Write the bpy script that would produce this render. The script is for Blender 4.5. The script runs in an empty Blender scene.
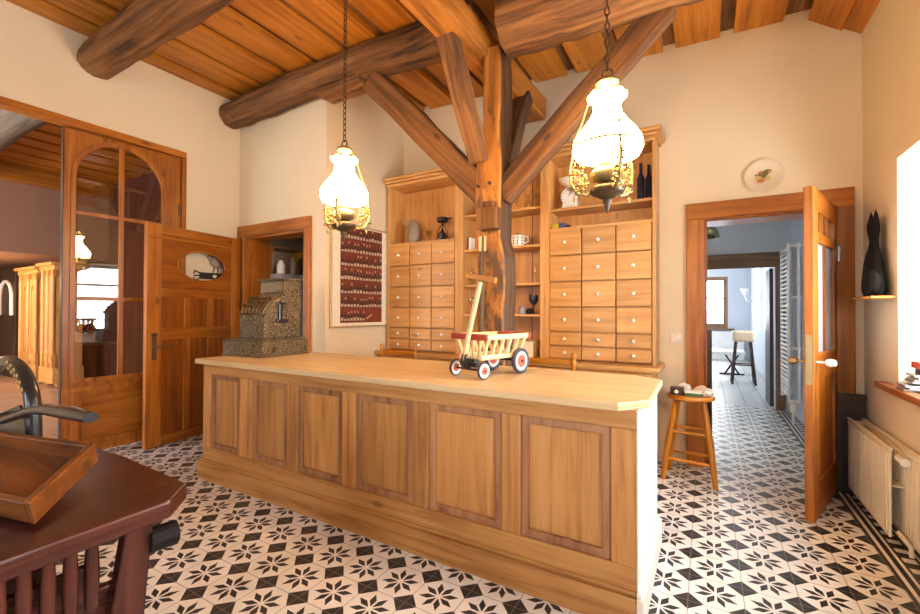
import bpy, bmesh, math, random
from mathutils import Vector, Matrix, Euler
random.seed(7)
PI = math.pi
SC = bpy.context.scene
COL = SC.collection
V = Vector

# ------------------------------------------------------------------ materials
def nt(name):
    m = bpy.data.materials.new(name); m.use_nodes = True
    n = m.node_tree.nodes; n.clear()
    out = n.new('ShaderNodeOutputMaterial'); b = n.new('ShaderNodeBsdfPrincipled')
    m.node_tree.links.new(b.outputs[0], out.inputs[0])
    return m, n, m.node_tree.links, b, out

def rgb(c): return (c[0], c[1], c[2], 1.0)

def ramp(n, stops, interp='LINEAR'):
    r = n.new('ShaderNodeValToRGB'); r.color_ramp.interpolation = interp
    e = r.color_ramp.elements
    while len(e) > 1: e.remove(e[-1])
    e[0].position = stops[0][0]; e[0].color = rgb(stops[0][1])
    for p, c in stops[1:]:
        x = e.new(p); x.color = rgb(c)
    return r

def plain(name, c, rough=.5, metal=0., var=.08, scale=30, bump=0., spec=.5, coat=0.):
    m, n, l, b, o = nt(name)
    tc = n.new('ShaderNodeTexCoord'); no = n.new('ShaderNodeTexNoise')
    no.inputs['Scale'].default_value = scale; no.inputs['Detail'].default_value = 4
    l.new(tc.outputs['Object'], no.inputs['Vector'])
    r = ramp(n, [(.3, [x*(1-var) for x in c]), (.7, [min(1, x*(1+var)) for x in c])])
    l.new(no.outputs['Fac'], r.inputs[0]); l.new(r.outputs[0], b.inputs['Base Color'])
    b.inputs['Roughness'].default_value = rough; b.inputs['Metallic'].default_value = metal
    b.inputs['Specular IOR Level'].default_value = spec
    b.inputs['Coat Weight'].default_value = coat
    if bump:
        bp = n.new('ShaderNodeBump'); bp.inputs['Strength'].default_value = bump; bp.inputs['Distance'].default_value = .005
        l.new(no.outputs['Fac'], bp.inputs['Height']); l.new(bp.outputs[0], b.inputs['Normal'])
    return m

WOOD = {  # dark, mid, light, roughness, grain scale, bump
 'pine':    ((.47,.225,.062), (.60,.315,.098), (.68,.385,.138), .42, 1.0, .15),
 'counter': ((.28,.130,.050), (.45,.240,.105), (.54,.32,.155), .55, 1.0, .25),
 'mould':   ((.19,.070,.028), (.33,.155,.068), (.42,.22,.105), .5, 1.0, .2),
 'ctop':    ((.56,.38,.18), (.66,.49,.27), (.72,.57,.35), .40, .8, .12),
 'door':    ((.18,.060,.016), (.335,.125,.036), (.44,.185,.060), .38, 1.0, .15),
 'door2':   ((.12,.037,.010), (.24,.082,.023), (.33,.125,.040), .32, 1.0, .15),
 'ceil':    ((.23,.085,.024), (.41,.172,.050), (.52,.25,.080), .50, .8, .2),
 'log':     ((.030,.011,.004), (.185,.078,.022), (.37,.185,.062), .75, .7, 1.),
 'post':    ((.10,.040,.014), (.32,.140,.045), (.46,.23,.085), .6, .7, .9),
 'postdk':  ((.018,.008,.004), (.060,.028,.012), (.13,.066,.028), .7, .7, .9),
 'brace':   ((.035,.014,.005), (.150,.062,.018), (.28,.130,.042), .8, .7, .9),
 'mahog':   ((.020,.004,.003), (.060,.013,.008), (.115,.028,.015), .27, .9, .1),
 'tray':    ((.050,.016,.007), (.135,.048,.018), (.22,.085,.034), .38, 1.0, .1),
 'stool':   ((.30,.11,.028), (.46,.20,.055), (.56,.28,.090), .38, 1.2, .1),
 'dark':    ((.018,.010,.007), (.040,.022,.014), (.065,.036,.022), .45, 1.0, .15),
 'birch':   ((.66,.45,.20), (.78,.58,.31), (.84,.67,.40), .40, 1.6, .05),
 'grey':    ((.05,.040,.03), (.11,.092,.072), (.18,.155,.12), .7, .7, .8),
 'bark':    ((.035,.022,.012), (.125,.072,.032), (.27,.17,.085), .8, 1.3, 1.),
 'sill':    ((.16,.055,.018), (.30,.105,.035), (.40,.16,.060), .35, 1.0, .1),
 'frameb':  ((.10,.048,.022), (.19,.095,.045), (.27,.145,.075), .45, 1.0, .1),
}
def _sat(c, k=1.22):
    g = .3*c[0]+.55*c[1]+.15*c[2]
    return tuple(max(.004, g+(q-g)*k) for q in c)
for _k in ('door','door2','ceil','stool','post','counter','tray'):
    _d = WOOD[_k]; WOOD[_k] = (_sat(_d[0]), _sat(_d[1]), _sat(_d[2])) + _d[3:]
_W = {}
def W(kind, axis='Z'):
    k = (kind, axis)
    if k in _W: return _W[k]
    d, mid, li, rough, sc, bump = WOOD[kind]
    m, n, l, b, o = nt('wood_%s_%s' % (kind, axis.lower()))
    tc = n.new('ShaderNodeTexCoord'); oi = n.new('ShaderNodeObjectInfo')
    add = n.new('ShaderNodeVectorMath'); add.operation = 'ADD'
    mu = n.new('ShaderNodeMath'); mu.operation = 'MULTIPLY'; mu.inputs[1].default_value = 37.
    l.new(oi.outputs['Random'], mu.inputs[0])
    l.new(tc.outputs['Object'], add.inputs[0]); l.new(mu.outputs[0], add.inputs[1])
    mp = n.new('ShaderNodeMapping')
    s = {'X': (1.3, 26, 26), 'Y': (26, 1.3, 26), 'Z': (26, 26, 1.3)}[axis]
    mp.inputs['Scale'].default_value = [q*sc for q in s]
    l.new(add.outputs[0], mp.inputs['Vector'])
    n1 = n.new('ShaderNodeTexNoise'); n1.inputs['Scale'].default_value = 1.0
    n1.inputs['Detail'].default_value = 7; n1.inputs['Roughness'].default_value = .62; n1.inputs['Distortion'].default_value = .5
    l.new(mp.outputs[0], n1.inputs['Vector'])
    n2 = n.new('ShaderNodeTexNoise'); n2.inputs['Scale'].default_value = 2.2*sc; n2.inputs['Detail'].default_value = 3
    l.new(add.outputs[0], n2.inputs['Vector'])
    mx = n.new('ShaderNodeMath'); mx.operation = 'MULTIPLY_ADD'; mx.inputs[1].default_value = .35
    sb = n.new('ShaderNodeMath'); sb.operation = 'SUBTRACT'; sb.inputs[1].default_value = .175
    l.new(n2.outputs['Fac'], mx.inputs[0]); l.new(n1.outputs['Fac'], mx.inputs[2]); l.new(mx.outputs[0], sb.inputs[0])
    r = ramp(n, [(.30, d), (.5, mid), (.72, li)])
    l.new(sb.outputs[0], r.inputs[0])
    # knots
    vo = n.new('ShaderNodeTexVoronoi'); vo.inputs['Scale'].default_value = 1.0
    mp2 = n.new('ShaderNodeMapping')
    s2 = {'X': (2.2, 5, 5), 'Y': (5, 2.2, 5), 'Z': (5, 5, 2.2)}[axis]
    mp2.inputs['Scale'].default_value = s2
    l.new(add.outputs[0], mp2.inputs['Vector']); l.new(mp2.outputs[0], vo.inputs['Vector'])
    kr = ramp(n, [(.0, (1, 1, 1)), (.05, (1, 1, 1)), (.11, (0, 0, 0))])
    l.new(vo.outputs['Distance'], kr.inputs[0])
    mix = n.new('ShaderNodeMixRGB'); mix.inputs[2].default_value = rgb([x*.6 for x in d])
    kf = n.new('ShaderNodeMath'); kf.operation = 'MULTIPLY'; kf.inputs[1].default_value = .75
    l.new(kr.outputs[0], kf.inputs[0]); l.new(kf.outputs[0], mix.inputs[0]); l.new(r.outputs[0], mix.inputs[1])
    # per object tint
    hs = n.new('ShaderNodeHueSaturation')
    mr = n.new('ShaderNodeMapRange'); mr.inputs['To Min'].default_value = .86; mr.inputs['To Max'].default_value = 1.12
    l.new(oi.outputs['Random'], mr.inputs['Value']); l.new(mr.outputs[0], hs.inputs['Value'])
    l.new(mix.outputs[0], hs.inputs['Color']); l.new(hs.outputs[0], b.inputs['Base Color'])
    b.inputs['Roughness'].default_value = rough
    bp = n.new('ShaderNodeBump'); bp.inputs['Strength'].default_value = bump; bp.inputs['Distance'].default_value = .01
    l.new(n1.outputs['Fac'], bp.inputs['Height']); l.new(bp.outputs[0], b.inputs['Normal'])
    _W[k] = m
    return m

def plaster(name, c, bump=.12):
    m, n, l, b, o = nt(name)
    tc = n.new('ShaderNodeTexCoord')
    a = n.new('ShaderNodeTexNoise'); a.inputs['Scale'].default_value = 1.3; a.inputs['Detail'].default_value = 5
    f = n.new('ShaderNodeTexNoise'); f.inputs['Scale'].default_value = 55; f.inputs['Detail'].default_value = 4
    l.new(tc.outputs['Object'], a.inputs['Vector']); l.new(tc.outputs['Object'], f.inputs['Vector'])
    r = ramp(n, [(.3, [x*.96 for x in c]), (.7, [min(1, x*1.03) for x in c])])
    l.new(a.outputs['Fac'], r.inputs[0]); l.new(r.outputs[0], b.inputs['Base Color'])
    b.inputs['Roughness'].default_value = .9; b.inputs['Specular IOR Level'].default_value = .2
    bp = n.new('ShaderNodeBump'); bp.inputs['Strength'].default_value = bump; bp.inputs['Distance'].default_value = .01
    l.new(f.outputs['Fac'], bp.inputs['Height']); l.new(bp.outputs[0], b.inputs['Normal'])
    return m

def pane_mat(name, tint=(1, 1, 1), ior=1.5):
    m, n, l, b, o = nt(name); n.remove(b)
    t = n.new('ShaderNodeBsdfTransparent'); t.inputs[0].default_value = rgb(tint)
    g = n.new('ShaderNodeBsdfGlossy'); g.inputs['Roughness'].default_value = .015
    fr = n.new('ShaderNodeFresnel'); fr.inputs['IOR'].default_value = ior
    mx = n.new('ShaderNodeMixShader')
    ge = n.new('ShaderNodeNewGeometry'); sb = n.new('ShaderNodeMath'); sb.operation = 'SUBTRACT'; sb.inputs[0].default_value = 1.
    mu = n.new('ShaderNodeMath'); mu.operation = 'MULTIPLY'       # only the outer face of a pane mirrors
    l.new(ge.outputs['Backfacing'], sb.inputs[1]); l.new(sb.outputs[0], mu.inputs[0]); l.new(fr.outputs[0], mu.inputs[1])
    l.new(mu.outputs[0], mx.inputs[0]); l.new(t.outputs[0], mx.inputs[1]); l.new(g.outputs[0], mx.inputs[2])
    l.new(mx.outputs[0], o.inputs[0])
    return m

def emit_mat(name, c, s, base=(.9, .88, .82)):
    m, n, l, b, o = nt(name)
    b.inputs['Base Color'].default_value = rgb(base); b.inputs['Roughness'].default_value = .35
    b.inputs['Emission Color'].default_value = rgb(c); b.inputs['Emission Strength'].default_value = s
    tc = n.new('ShaderNodeTexCoord'); no = n.new('ShaderNodeTexNoise'); no.inputs['Scale'].default_value = 9
    l.new(tc.outputs['Object'], no.inputs['Vector'])
    mr = n.new('ShaderNodeMapRange'); mr.inputs['To Min'].default_value = s*.92; mr.inputs['To Max'].default_value = s*1.08
    l.new(no.outputs['Fac'], mr.inputs['Value']); l.new(mr.outputs[0], b.inputs['Emission Strength'])
    return m

TILE = .2; OX = -11.3424*TILE; OY = 6.0214*TILE
def tile_mat():
    m, n, l, b, o = nt('star_tile_floor')
    tc = n.new('ShaderNodeTexCoord'); sx = n.new('ShaderNodeSeparateXYZ'); l.new(tc.outputs['Object'], sx.inputs[0])
    def M(op, a, c=None, d=None):
        x = n.new('ShaderNodeMath'); x.operation = op
        for i, q in enumerate((a, c, d)):
            if q is None: continue
            if isinstance(q, (int, float)): x.inputs[i].default_value = q
            else: l.new(q, x.inputs[i])
        return x.outputs[0]
    def cell(s, off):
        u = M('DIVIDE', M('SUBTRACT', s, off), TILE)
        return M('SUBTRACT', M('FRACT', M('ADD', u, 100.)), .5)
    qx = cell(sx.outputs[0], OX); qy = cell(sx.outputs[1], OY)
    ax = M('ABSOLUTE', qx); ay = M('ABSOLUTE', qy)
    diamond = M('GREATER_THAN', M('ADD', ax, ay), 1 - .29)
    th = M('ARCTAN2', qy, qx)
    fo = M('SUBTRACT', M('FLOORED_MODULO', th, PI/4), PI/8)
    r = M('SQRT', M('ADD', M('MULTIPLY', qx, qx), M('MULTIPLY', qy, qy)))
    u = M('MULTIPLY', r, M('COSINE', fo)); v = M('ABSOLUTE', M('MULTIPLY', r, M('SINE', fo)))
    lim = M('MULTIPLY', M('MINIMUM', M('SUBTRACT', u, .055), M('SUBTRACT', .425, u)), .385)
    petal = M('LESS_THAN', v, lim)
    black = M('MAXIMUM', diamond, petal)
    grout = M('GREATER_THAN', M('MAXIMUM', ax, ay), .4915)
    # border along the window wall
    X = sx.outputs[0]
    inb = M('GREATER_THAN', X, .735)
    def band(a, c): return M('MULTIPLY', M('GREATER_THAN', X, a), M('LESS_THAN', X, c))
    kx = M('FRACT', M('DIVIDE', sx.outputs[1], .1))
    key = M('MULTIPLY', band(.815, .865), M('LESS_THAN', M('ABSOLUTE', M('SUBTRACT', kx, .5)), .22))
    cream = M('MAXIMUM', M('MAXIMUM', band(.752, .768), band(.79, .803)), key)
    cream = M('MAXIMUM', cream, band(.878, .888))
    bblack = M('SUBTRACT', 1., cream)
    blk = M('ADD', M('MULTIPLY', black, M('SUBTRACT', 1., inb)), M('MULTIPLY', bblack, inb))
    no = n.new('ShaderNodeTexNoise'); no.inputs['Scale'].default_value = 6; no.inputs['Detail'].default_value = 6
    l.new(tc.outputs['Object'], no.inputs['Vector'])
    cr = ramp(n, [(.3, (.74, .72, .67)), (.7, (.86, .85, .81))]); l.new(no.outputs['Fac'], cr.inputs[0])
    bk = ramp(n, [(.3, (.016, .015, .016)), (.7, (.038, .036, .038))]); l.new(no.outputs['Fac'], bk.inputs[0])
    mx = n.new('ShaderNodeMixRGB'); l.new(blk, mx.inputs[0]); l.new(cr.outputs[0], mx.inputs[1]); l.new(bk.outputs[0], mx.inputs[2])
    mg = n.new('ShaderNodeMixRGB'); mg.inputs[2].default_value = (.22, .20, .18, 1)
    l.new(M('MULTIPLY', M('MULTIPLY', grout, M('SUBTRACT', 1., inb)), .8), mg.inputs[0]); l.new(mx.outputs[0], mg.inputs[1])
    l.new(mg.outputs[0], b.inputs['Base Color'])
    b.inputs['Roughness'].default_value = .38; b.inputs['Specular IOR Level'].default_value = .35
    bp = n.new('ShaderNodeBump'); bp.inputs['Strength'].default_value = .08; bp.inputs['Distance'].default_value = .004
    l.new(no.outputs['Fac'], bp.inputs['Height']); l.new(bp.outputs[0], b.inputs['Normal'])
    return m

def plank_mat(name, c1, c2, w, axis):
    m, n, l, b, o = nt(name)
    tc = n.new('ShaderNodeTexCoord'); mp = n.new('ShaderNodeMapping'); l.new(tc.outputs['Object'], mp.inputs[0])
    if axis == 'Y': mp.inputs['Rotation'].default_value = (0, 0, PI/2)
    br = n.new('ShaderNodeTexBrick'); br.inputs['Scale'].default_value = 1.
    br.inputs['Brick Width'].default_value = 1.6; br.inputs['Row Height'].default_value = w
    br.inputs['Mortar Size'].default_value = .006; br.inputs['Color1'].default_value = rgb(c1); br.inputs['Color2'].default_value = rgb(c2)
    br.inputs['Mortar'].default_value = rgb([x*.3 for x in c1])
    l.new(mp.outputs[0], br.inputs['Vector']); l.new(br.outputs[0], b.inputs['Base Color'])
    b.inputs['Roughness'].default_value = .4
    return m

def ornate_mat():
    m, n, l, b, o = nt('embossed_brass_plate')
    tc = n.new('ShaderNodeTexCoord')
    nz = n.new('ShaderNodeTexNoise'); nz.inputs['Scale'].default_value = 28; nz.inputs['Detail'].default_value = 2
    l.new(tc.outputs['Object'], nz.inputs['Vector'])
    vo = n.new('ShaderNodeTexVoronoi'); vo.inputs['Scale'].default_value = 27
    l.new(tc.outputs['Object'], vo.inputs['Vector'])
    ad = n.new('ShaderNodeMath'); ad.operation = 'MULTIPLY_ADD'; ad.inputs[1].default_value = 19.
    n5 = n.new('ShaderNodeMath'); n5.operation = 'MULTIPLY'; n5.inputs[1].default_value = 5.
    l.new(nz.outputs['Fac'], n5.inputs[0]); l.new(vo.outputs['Distance'], ad.inputs[0]); l.new(n5.outputs[0], ad.inputs[2])
    si = n.new('ShaderNodeMath'); si.operation = 'SINE'; l.new(ad.outputs[0], si.inputs[0])
    mu = n.new('ShaderNodeMath'); mu.operation = 'MULTIPLY_ADD'; mu.inputs[1].default_value = .5; mu.inputs[2].default_value = .5
    l.new(si.outputs[0], mu.inputs[0])
    r = ramp(n, [(.0, (.045, .032, .016)), (.5, (.120, .090, .048)), (1., (.24, .19, .105))])
    l.new(mu.outputs[0], r.inputs[0]); l.new(r.outputs[0], b.inputs['Base Color'])
    b.inputs['Metallic'].default_value = .35; b.inputs['Roughness'].default_value = .5
    bp = n.new('ShaderNodeBump'); bp.inputs['Strength'].default_value = .8; bp.inputs['Distance'].default_value = .004
    l.new(mu.outputs[0], bp.inputs['Height']); l.new(bp.outputs[0], b.inputs['Normal'])
    return m

M_ = {}
M_['wall'] = plaster('warm_white_plaster', (.71, .61, .43))
M_['wallblue'] = plaster('pale_blue_plaster', (.62, .66, .72))
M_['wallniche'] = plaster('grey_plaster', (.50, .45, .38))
M_['wallred'] = plaster('dark_red_plaster', (.075, .024, .016))
M_['walldark'] = plaster('mauve_brown_plaster', (.30, .17, .12))
M_['white'] = plain('white_paint', (.82, .81, .78), .45)
M_['endglare'] = plain('window_glare_wood', (.86,.82,.74), .45, var=.03)  # counter end wood, with the glare of the window put into its colour
M_['cream'] = plain('cream_enamel', (.76, .67, .49), .35, var=.03)
M_['tile'] = tile_mat()
M_['plank'] = plank_mat('grey_plank_floor', (.50, .50, .48), (.58, .58, .56), .22, 'Y')
M_['slab'] = plank_mat('reddish_plank_floor', (.42, .27, .20), (.52, .36, .28), .26, 'Y')
M_['pane'] = pane_mat('window_glass')
M_['panedoor'] = pane_mat('old_door_glass', (.82, .80, .76), 2.3)
M_['glass'] = pane_mat('clear_glassware', (.93, .93, .9), 1.6)
M_['frost'] = plain('frosted_white_glass', (.34, .35, .37), .3)
M_['brass'] = plain('polished_brass', (.34, .27, .13), .36, .75)
M_['oldbrass'] = plain('aged_brass', (.16, .11, .055), .45, .6)
M_['iron'] = plain('black_iron', (.018, .018, .02), .32, .2, coat=.3)
M_['chain'] = plain('dark_bronze_chain', (.10, .06, .03), .4, .7)
M_['gold'] = plain('gold_paint', (.55, .36, .10), .4, .5)
M_['bronze'] = plain('dark_bronze_bowl', (.075, .045, .024), .42, .35)
M_['steel'] = plain('steel', (.55, .55, .55), .3, .9)
M_['orn'] = ornate_mat()
M_['shade'] = emit_mat('lit_opal_glass', (1, .56, .20), 66.)
M_['porc'] = plain('white_porcelain', (.85, .83, .78), .2)
M_['red'] = plain('red_paint', (.36, .045, .03), .35)
M_['redhub'] = plain('red_hub_paint', (.62, .10, .06), .35)
M_['rubber'] = plain('black_rubber', (.04, .045, .06), .6)
M_['stone'] = plain('grey_stoneware', (.30, .24, .17), .35, var=.15, scale=8)
M_['green'] = plain('green_print', (.05, .12, .05), .4)
M_['paper'] = plain('white_paper', (.78, .76, .72), .7)
M_['black'] = plain('matt_black', (.02, .017, .015), .55)
M_['blue'] = plain('blue_print', (.08, .09, .30), .4)
M_['yellow'] = plain('yellow_print', (.62, .52, .05), .4)
M_['cork'] = plain('beige_leather', (.50, .38, .25), .5)
M_['redp'] = plain('dark_red_print', (.17, .030, .012), .5, var=.12, scale=5)
M_['bottle'] = plain('dark_bottle_print', (.035, .014, .010), .5)
M_['labelp'] = plain('pale_label_print', (.50, .40, .28), .5, var=.3, scale=200)
M_['mat'] = plain('ivory_mount_board', (.78, .74, .62), .6)
M_['goldframe'] = plain('thin_gilt_frame', (.55, .44, .24), .35, .5)
M_['orange'] = plain('orange_print', (.45, .13, .03), .4)
M_['leaf'] = plain('olive_print', (.12, .10, .03), .5)
M_['darkglass'] = plain('dark_blue_glass', (.02, .025, .06), .08)

# ------------------------------------------------------------------ mesh builder
class MB:
    def __init__(s): s.bm = bmesh.new(); s.mi = 0
    def _f(s, vs):
        try: f = s.bm.faces.new(vs); f.material_index = s.mi; return f
        except ValueError: return None
    def box(s, a, b, X=None):
        x0, y0, z0 = a; x1, y1, z1 = b
        c = [(x0,y0,z0),(x1,y0,z0),(x1,y1,z0),(x0,y1,z0),(x0,y0,z1),(x1,y0,z1),(x1,y1,z1),(x0,y1,z1)]
        v = [s.bm.verts.new(X @ V(p) if X else p) for p in c]
        for q in ((0,3,2,1),(4,5,6,7),(0,1,5,4),(1,2,6,5),(2,3,7,6),(3,0,4,7)): s._f([v[i] for i in q])
        return s
    def bar(s, p0, p1, w, h, up=(0,0,1), w1=None, h1=None):
        p0, p1 = V(p0), V(p1); d = (p1-p0).normalized(); up = V(up)
        if abs(d.dot(up)) > .98: up = V((1,0,0))
        r = d.cross(up).normalized(); u = r.cross(d)
        w1 = w if w1 is None else w1; h1 = h if h1 is None else h1
        rings = []
        for p, ww, hh in ((p0,w,h),(p1,w1,h1)):
            rings.append([s.bm.verts.new(p+r*a*ww/2+u*b*hh/2) for a, b in ((-1,-1),(1,-1),(1,1),(-1,1))])
        a, b = rings
        for i in range(4): s._f([a[i], a[(i+1)%4], b[(i+1)%4], b[i]])
        s._f(a[::-1]); s._f(b)
        return s
    def tube(s, pts, r, n=10, closed=False, flat=1.0, up=(0,0,1)):
        pts = [V(p) for p in pts]; N = len(pts)
        rs = r if isinstance(r, (list, tuple)) else [r]*N
        rings = []; pu = None
        for i, p in enumerate(pts):
            if closed: d = pts[(i+1)%N]-pts[i-1]
            else: d = pts[min(i+1,N-1)]-pts[max(i-1,0)]
            d.normalize()
            if pu is None:
                t = V(up)
                if abs(d.dot(t)) > .95: t = V((1,0,0))
            else: t = pu
            x = d.cross(t); x.normalize(); u = x.cross(d); pu = u
            rings.append([s.bm.verts.new(p+(x*math.cos(2*PI*k/n)+u*math.sin(2*PI*k/n)*flat)*rs[i]) for k in range(n)])
        for i in range(N if closed else N-1):
            a, b = rings[i], rings[(i+1)%N]
            for k in range(n): s._f([a[k], a[(k+1)%n], b[(k+1)%n], b[k]])
        if not closed: s._f(rings[0][::-1]); s._f(rings[-1])
        return s
    def cyl(s, p0, p1, r0, r1=None, n=14): return s.tube([p0, p1], [r0, r0 if r1 is None else r1], n)
    def lathe(s, prof, c=(0,0,0), n=22, X=None, sx=1., sy=1.):
        c = V(c); rings = []
        for r, z in prof:
            if r < 1e-5:
                p = c+V((0,0,z)); rings.append([s.bm.verts.new(X @ p if X else p)])
            else:
                rr = []
                for k in range(n):
                    p = c+V((r*sx*math.cos(2*PI*k/n), r*sy*math.sin(2*PI*k/n), z)); rr.append(s.bm.verts.new(X @ p if X else p))
                rings.append(rr)
        for a, b in zip(rings, rings[1:]):
            if len(a) == 1 and len(b) == 1: continue
            for k in range(n):
                k2 = (k+1)%n
                if len(a) == 1: s._f([a[0], b[k2], b[k]])
                elif len(b) == 1: s._f([a[k], a[k2], b[0]])
                else: s._f([a[k], a[k2], b[k2], b[k]])
        if len(rings[0]) > 1 and prof[0][0] > 1e-5 and prof[0] != prof[-1]: s._f(rings[0][::-1])
        if len(rings[-1]) > 1 and prof[0] != prof[-1]: s._f(rings[-1])
        return s
    def prism(s, poly, fn, d0, d1):
        """poly (a,b) list, fn(a,b,d)->xyz"""
        a = [s.bm.verts.new(fn(p[0], p[1], d0)) for p in poly]; b = [s.bm.verts.new(fn(p[0], p[1], d1)) for p in poly]
        s._f(a[::-1]); s._f(b)
        N = len(poly)
        for i in range(N): s._f([a[i], a[(i+1)%N], b[(i+1)%N], b[i]])
        return s
    def frame(s, outer, inner, fn, d0, d1):
        """plate between two loops of equal count"""
        N = len(outer); L = []
        for d in (d0, d1):
            L.append(([s.bm.verts.new(fn(p[0], p[1], d)) for p in outer], [s.bm.verts.new(fn(p[0], p[1], d)) for p in inner]))
        (o0, i0), (o1, i1) = L
        for k in range(N):
            j = (k+1)%N
            s._f([o0[k], i0[k], i0[j], o0[j]]); s._f([o1[k], o1[j], i1[j], i1[k]])
            s._f([o0[k], o0[j], o1[j], o1[k]]); s._f([i0[k], i1[k], i1[j], i0[j]])
        return s
    def build(s, name, mats, parent=None, bevel=0., smooth=None, loc=None, rotz=0., jitter=0., sub=0):
        bm = s.bm
        bmesh.ops.recalc_face_normals(bm, faces=bm.faces[:])
        org = V(loc) if loc is not None else (ORG.get(parent.name, V((0,0,0))) if parent else V((0,0,0)))
        for v in bm.verts: v.co -= org
        if jitter:
            for v in bm.verts: v.co += V((random.uniform(-1,1), random.uniform(-1,1), random.uniform(-1,1)))*jitter
        me = bpy.data.meshes.new(name); bm.to_mesh(me); bm.free()
        if not isinstance(mats, (list, tuple)): mats = [mats]
        for m in mats: me.materials.append(m)
        if smooth is not None:
            me.polygons.foreach_set('use_smooth', [True]*len(me.polygons))
            me.set_sharp_from_angle(angle=math.radians(smooth))
        o = bpy.data.objects.new(name, me); COL.objects.link(o)
        if parent: o.parent = parent
        else:
            o.location = org; o.rotation_euler = (0,0,rotz)
        if bevel:
            md = o.modifiers.new('bevel', 'BEVEL'); md.width = bevel; md.segments = 2; md.limit_method = 'ANGLE'; md.angle_limit = math.radians(40)
        if sub:
            md = o.modifiers.new('subsurf', 'SUBSURF'); md.levels = sub; md.render_levels = sub
        if parent and parent.name in ORG: ORG[o.name] = ORG[parent.name]
        return o
ORG = {}
def tag(o, label=None, cat=None, group=None, kind=None):
    if label: o['label'] = label
    if cat: o['category'] = cat
    if group: o['group'] = group
    if kind: o['kind'] = kind
    return o
def thing(name, label, cat, loc=(0,0,0), rotz=0., group=None, kind=None, local=False):
    o = bpy.data.objects.new(name, None); COL.objects.link(o)
    o.location = loc; o.rotation_euler = (0,0,rotz); o.empty_display_size = .1
    ORG[o.name] = V((0,0,0)) if local else V(loc)
    return tag(o, label, cat, group, kind)
def struct(o, label=None, cat=None): return tag(o, label, cat, kind='structure')
def dup(root, loc, rotz=None, label=None, group=None):
    def cp(o, par):
        c = o.copy(); COL.objects.link(c)
        if par: c.parent = par
        for ch in list(o.children): cp(ch, c)
        return c
    r = cp(root, None); r.location = loc
    if rotz is not None: r.rotation_euler = (0,0,rotz)
    if label: r['label'] = label
    if group: r['group'] = group
    return r
XZ = lambda a, b, d: (a, d, b)     # extrude along Y
YZ = lambda a, b, d: (d, a, b)     # extrude along X
XY = lambda a, b, d: (a, b, d)     # extrude along Z
def rect(a0, a1, b0, b1): return [(a0,b0),(a1,b0),(a1,b1),(a0,b1)]
def rframe(mb, fn, a0, a1, b0, b1, w, d0, d1):
    """four boards round an opening a0..a1, b0..b1 (inner), width w outside"""
    mb.frame(rect(a0-w,a1+w,b0-w,b1+w), rect(a0,a1,b0,b1), fn, d0, d1)

# ------------------------------------------------------------------ camera
F = 425.84
cam = bpy.data.cameras.new('camera'); co = bpy.data.objects.new('camera', cam); COL.objects.link(co)
cam.sensor_width = 36; cam.lens = F/920*36; cam.clip_start = .02; cam.clip_end = 100
R = Matrix(((.86578544,.50040756,.00279985),(.00263011,-.01014535,.99994508),(-.50040849,.86573052,.01009983)))
rt, up, fw = R[0].normalized(), R[1].normalized(), R[2].normalized()
m3 = Matrix((rt, up, -fw)).transposed()
co.matrix_world = Matrix.Translation((0,0,5.9452*TILE)) @ m3.to_4x4()
SC.camera = co

# ------------------------------------------------------------------ room shell
RX = .905; BY = 3.784; LX = -4.35; NY = 2.77; FY = -2.7; HT = 3.5
mb = MB(); mb.box((LX-.1,FY-.3,-.08),(RX+.4,6.47,0)); struct(mb.build('floor', M_['tile']), 'black and white star tiled floor of hall and passage', 'floor')
# right wall (windows)
W1 = (1.75, 3.2, .79, 2.03); W2 = (-.35, .75, .79, 2.03); WT = .36
mb = MB()
ys = [FY, W2[0], W2[1], W1[0], W1[1], BY+.25]
for a, b in ((ys[0],ys[1]),(ys[2],ys[3]),(ys[4],ys[5])): mb.box((RX,a,0),(RX+WT,b,HT))
for w in (W1, W2): mb.box((RX,w[0],0),(RX+WT,w[1],w[2])); mb.box((RX,w[0],w[3]),(RX+WT,w[1],HT))
struct(mb.build('wall_right', M_['wall']), 'cream plaster wall with the deep bright windows', 'wall')
# back wall with passage door
DO = (-.012, .735, 1.905)
mb = MB()
mb.box((-3.2,BY,0),(DO[0],BY+.25,HT)); mb.box((DO[1],BY,0),(RX,BY+.25,HT)); mb.box((DO[0],BY,DO[2]),(DO[1],BY+.25,HT))
struct(mb.build('wall_back', M_['wall']), 'cream plaster wall behind the drawer cabinets', 'wall')
# niche block : front face with small door, slanted side
ND = (-4.225, -3.30, 1.965)
mb = MB()
mb.box((LX-.1,NY,0),(ND[0],NY+.14,HT)); mb.box((ND[1],NY,0),(-3.03,NY+.14,HT)); mb.box((ND[0],NY,ND[2]),(ND[1],NY+.14,HT))
struct(mb.build('wall_niche', M_['wall']), 'cream plaster wall around the niche doorway', 'wall')
mb = MB(); mb.prism([(-3.03,NY+.0005),(-2.92,BY),(-3.15,BY),(-3.15,NY+.0005)], XY, 0, HT)
struct(mb.build('wall_side', M_['wall']), 'cream plaster return wall that carries the bottle poster', 'wall')
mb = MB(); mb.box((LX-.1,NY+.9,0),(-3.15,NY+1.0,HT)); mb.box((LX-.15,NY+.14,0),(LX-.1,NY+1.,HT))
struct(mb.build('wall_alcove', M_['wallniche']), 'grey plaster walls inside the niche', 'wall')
mb = MB(); mb.box((LX-.1,NY+.14,2.25),(-3.15,NY+.9,2.3)); struct(mb.build('ceiling_alcove', M_['wallniche']), 'low grey ceiling inside the niche', 'ceiling')
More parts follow.
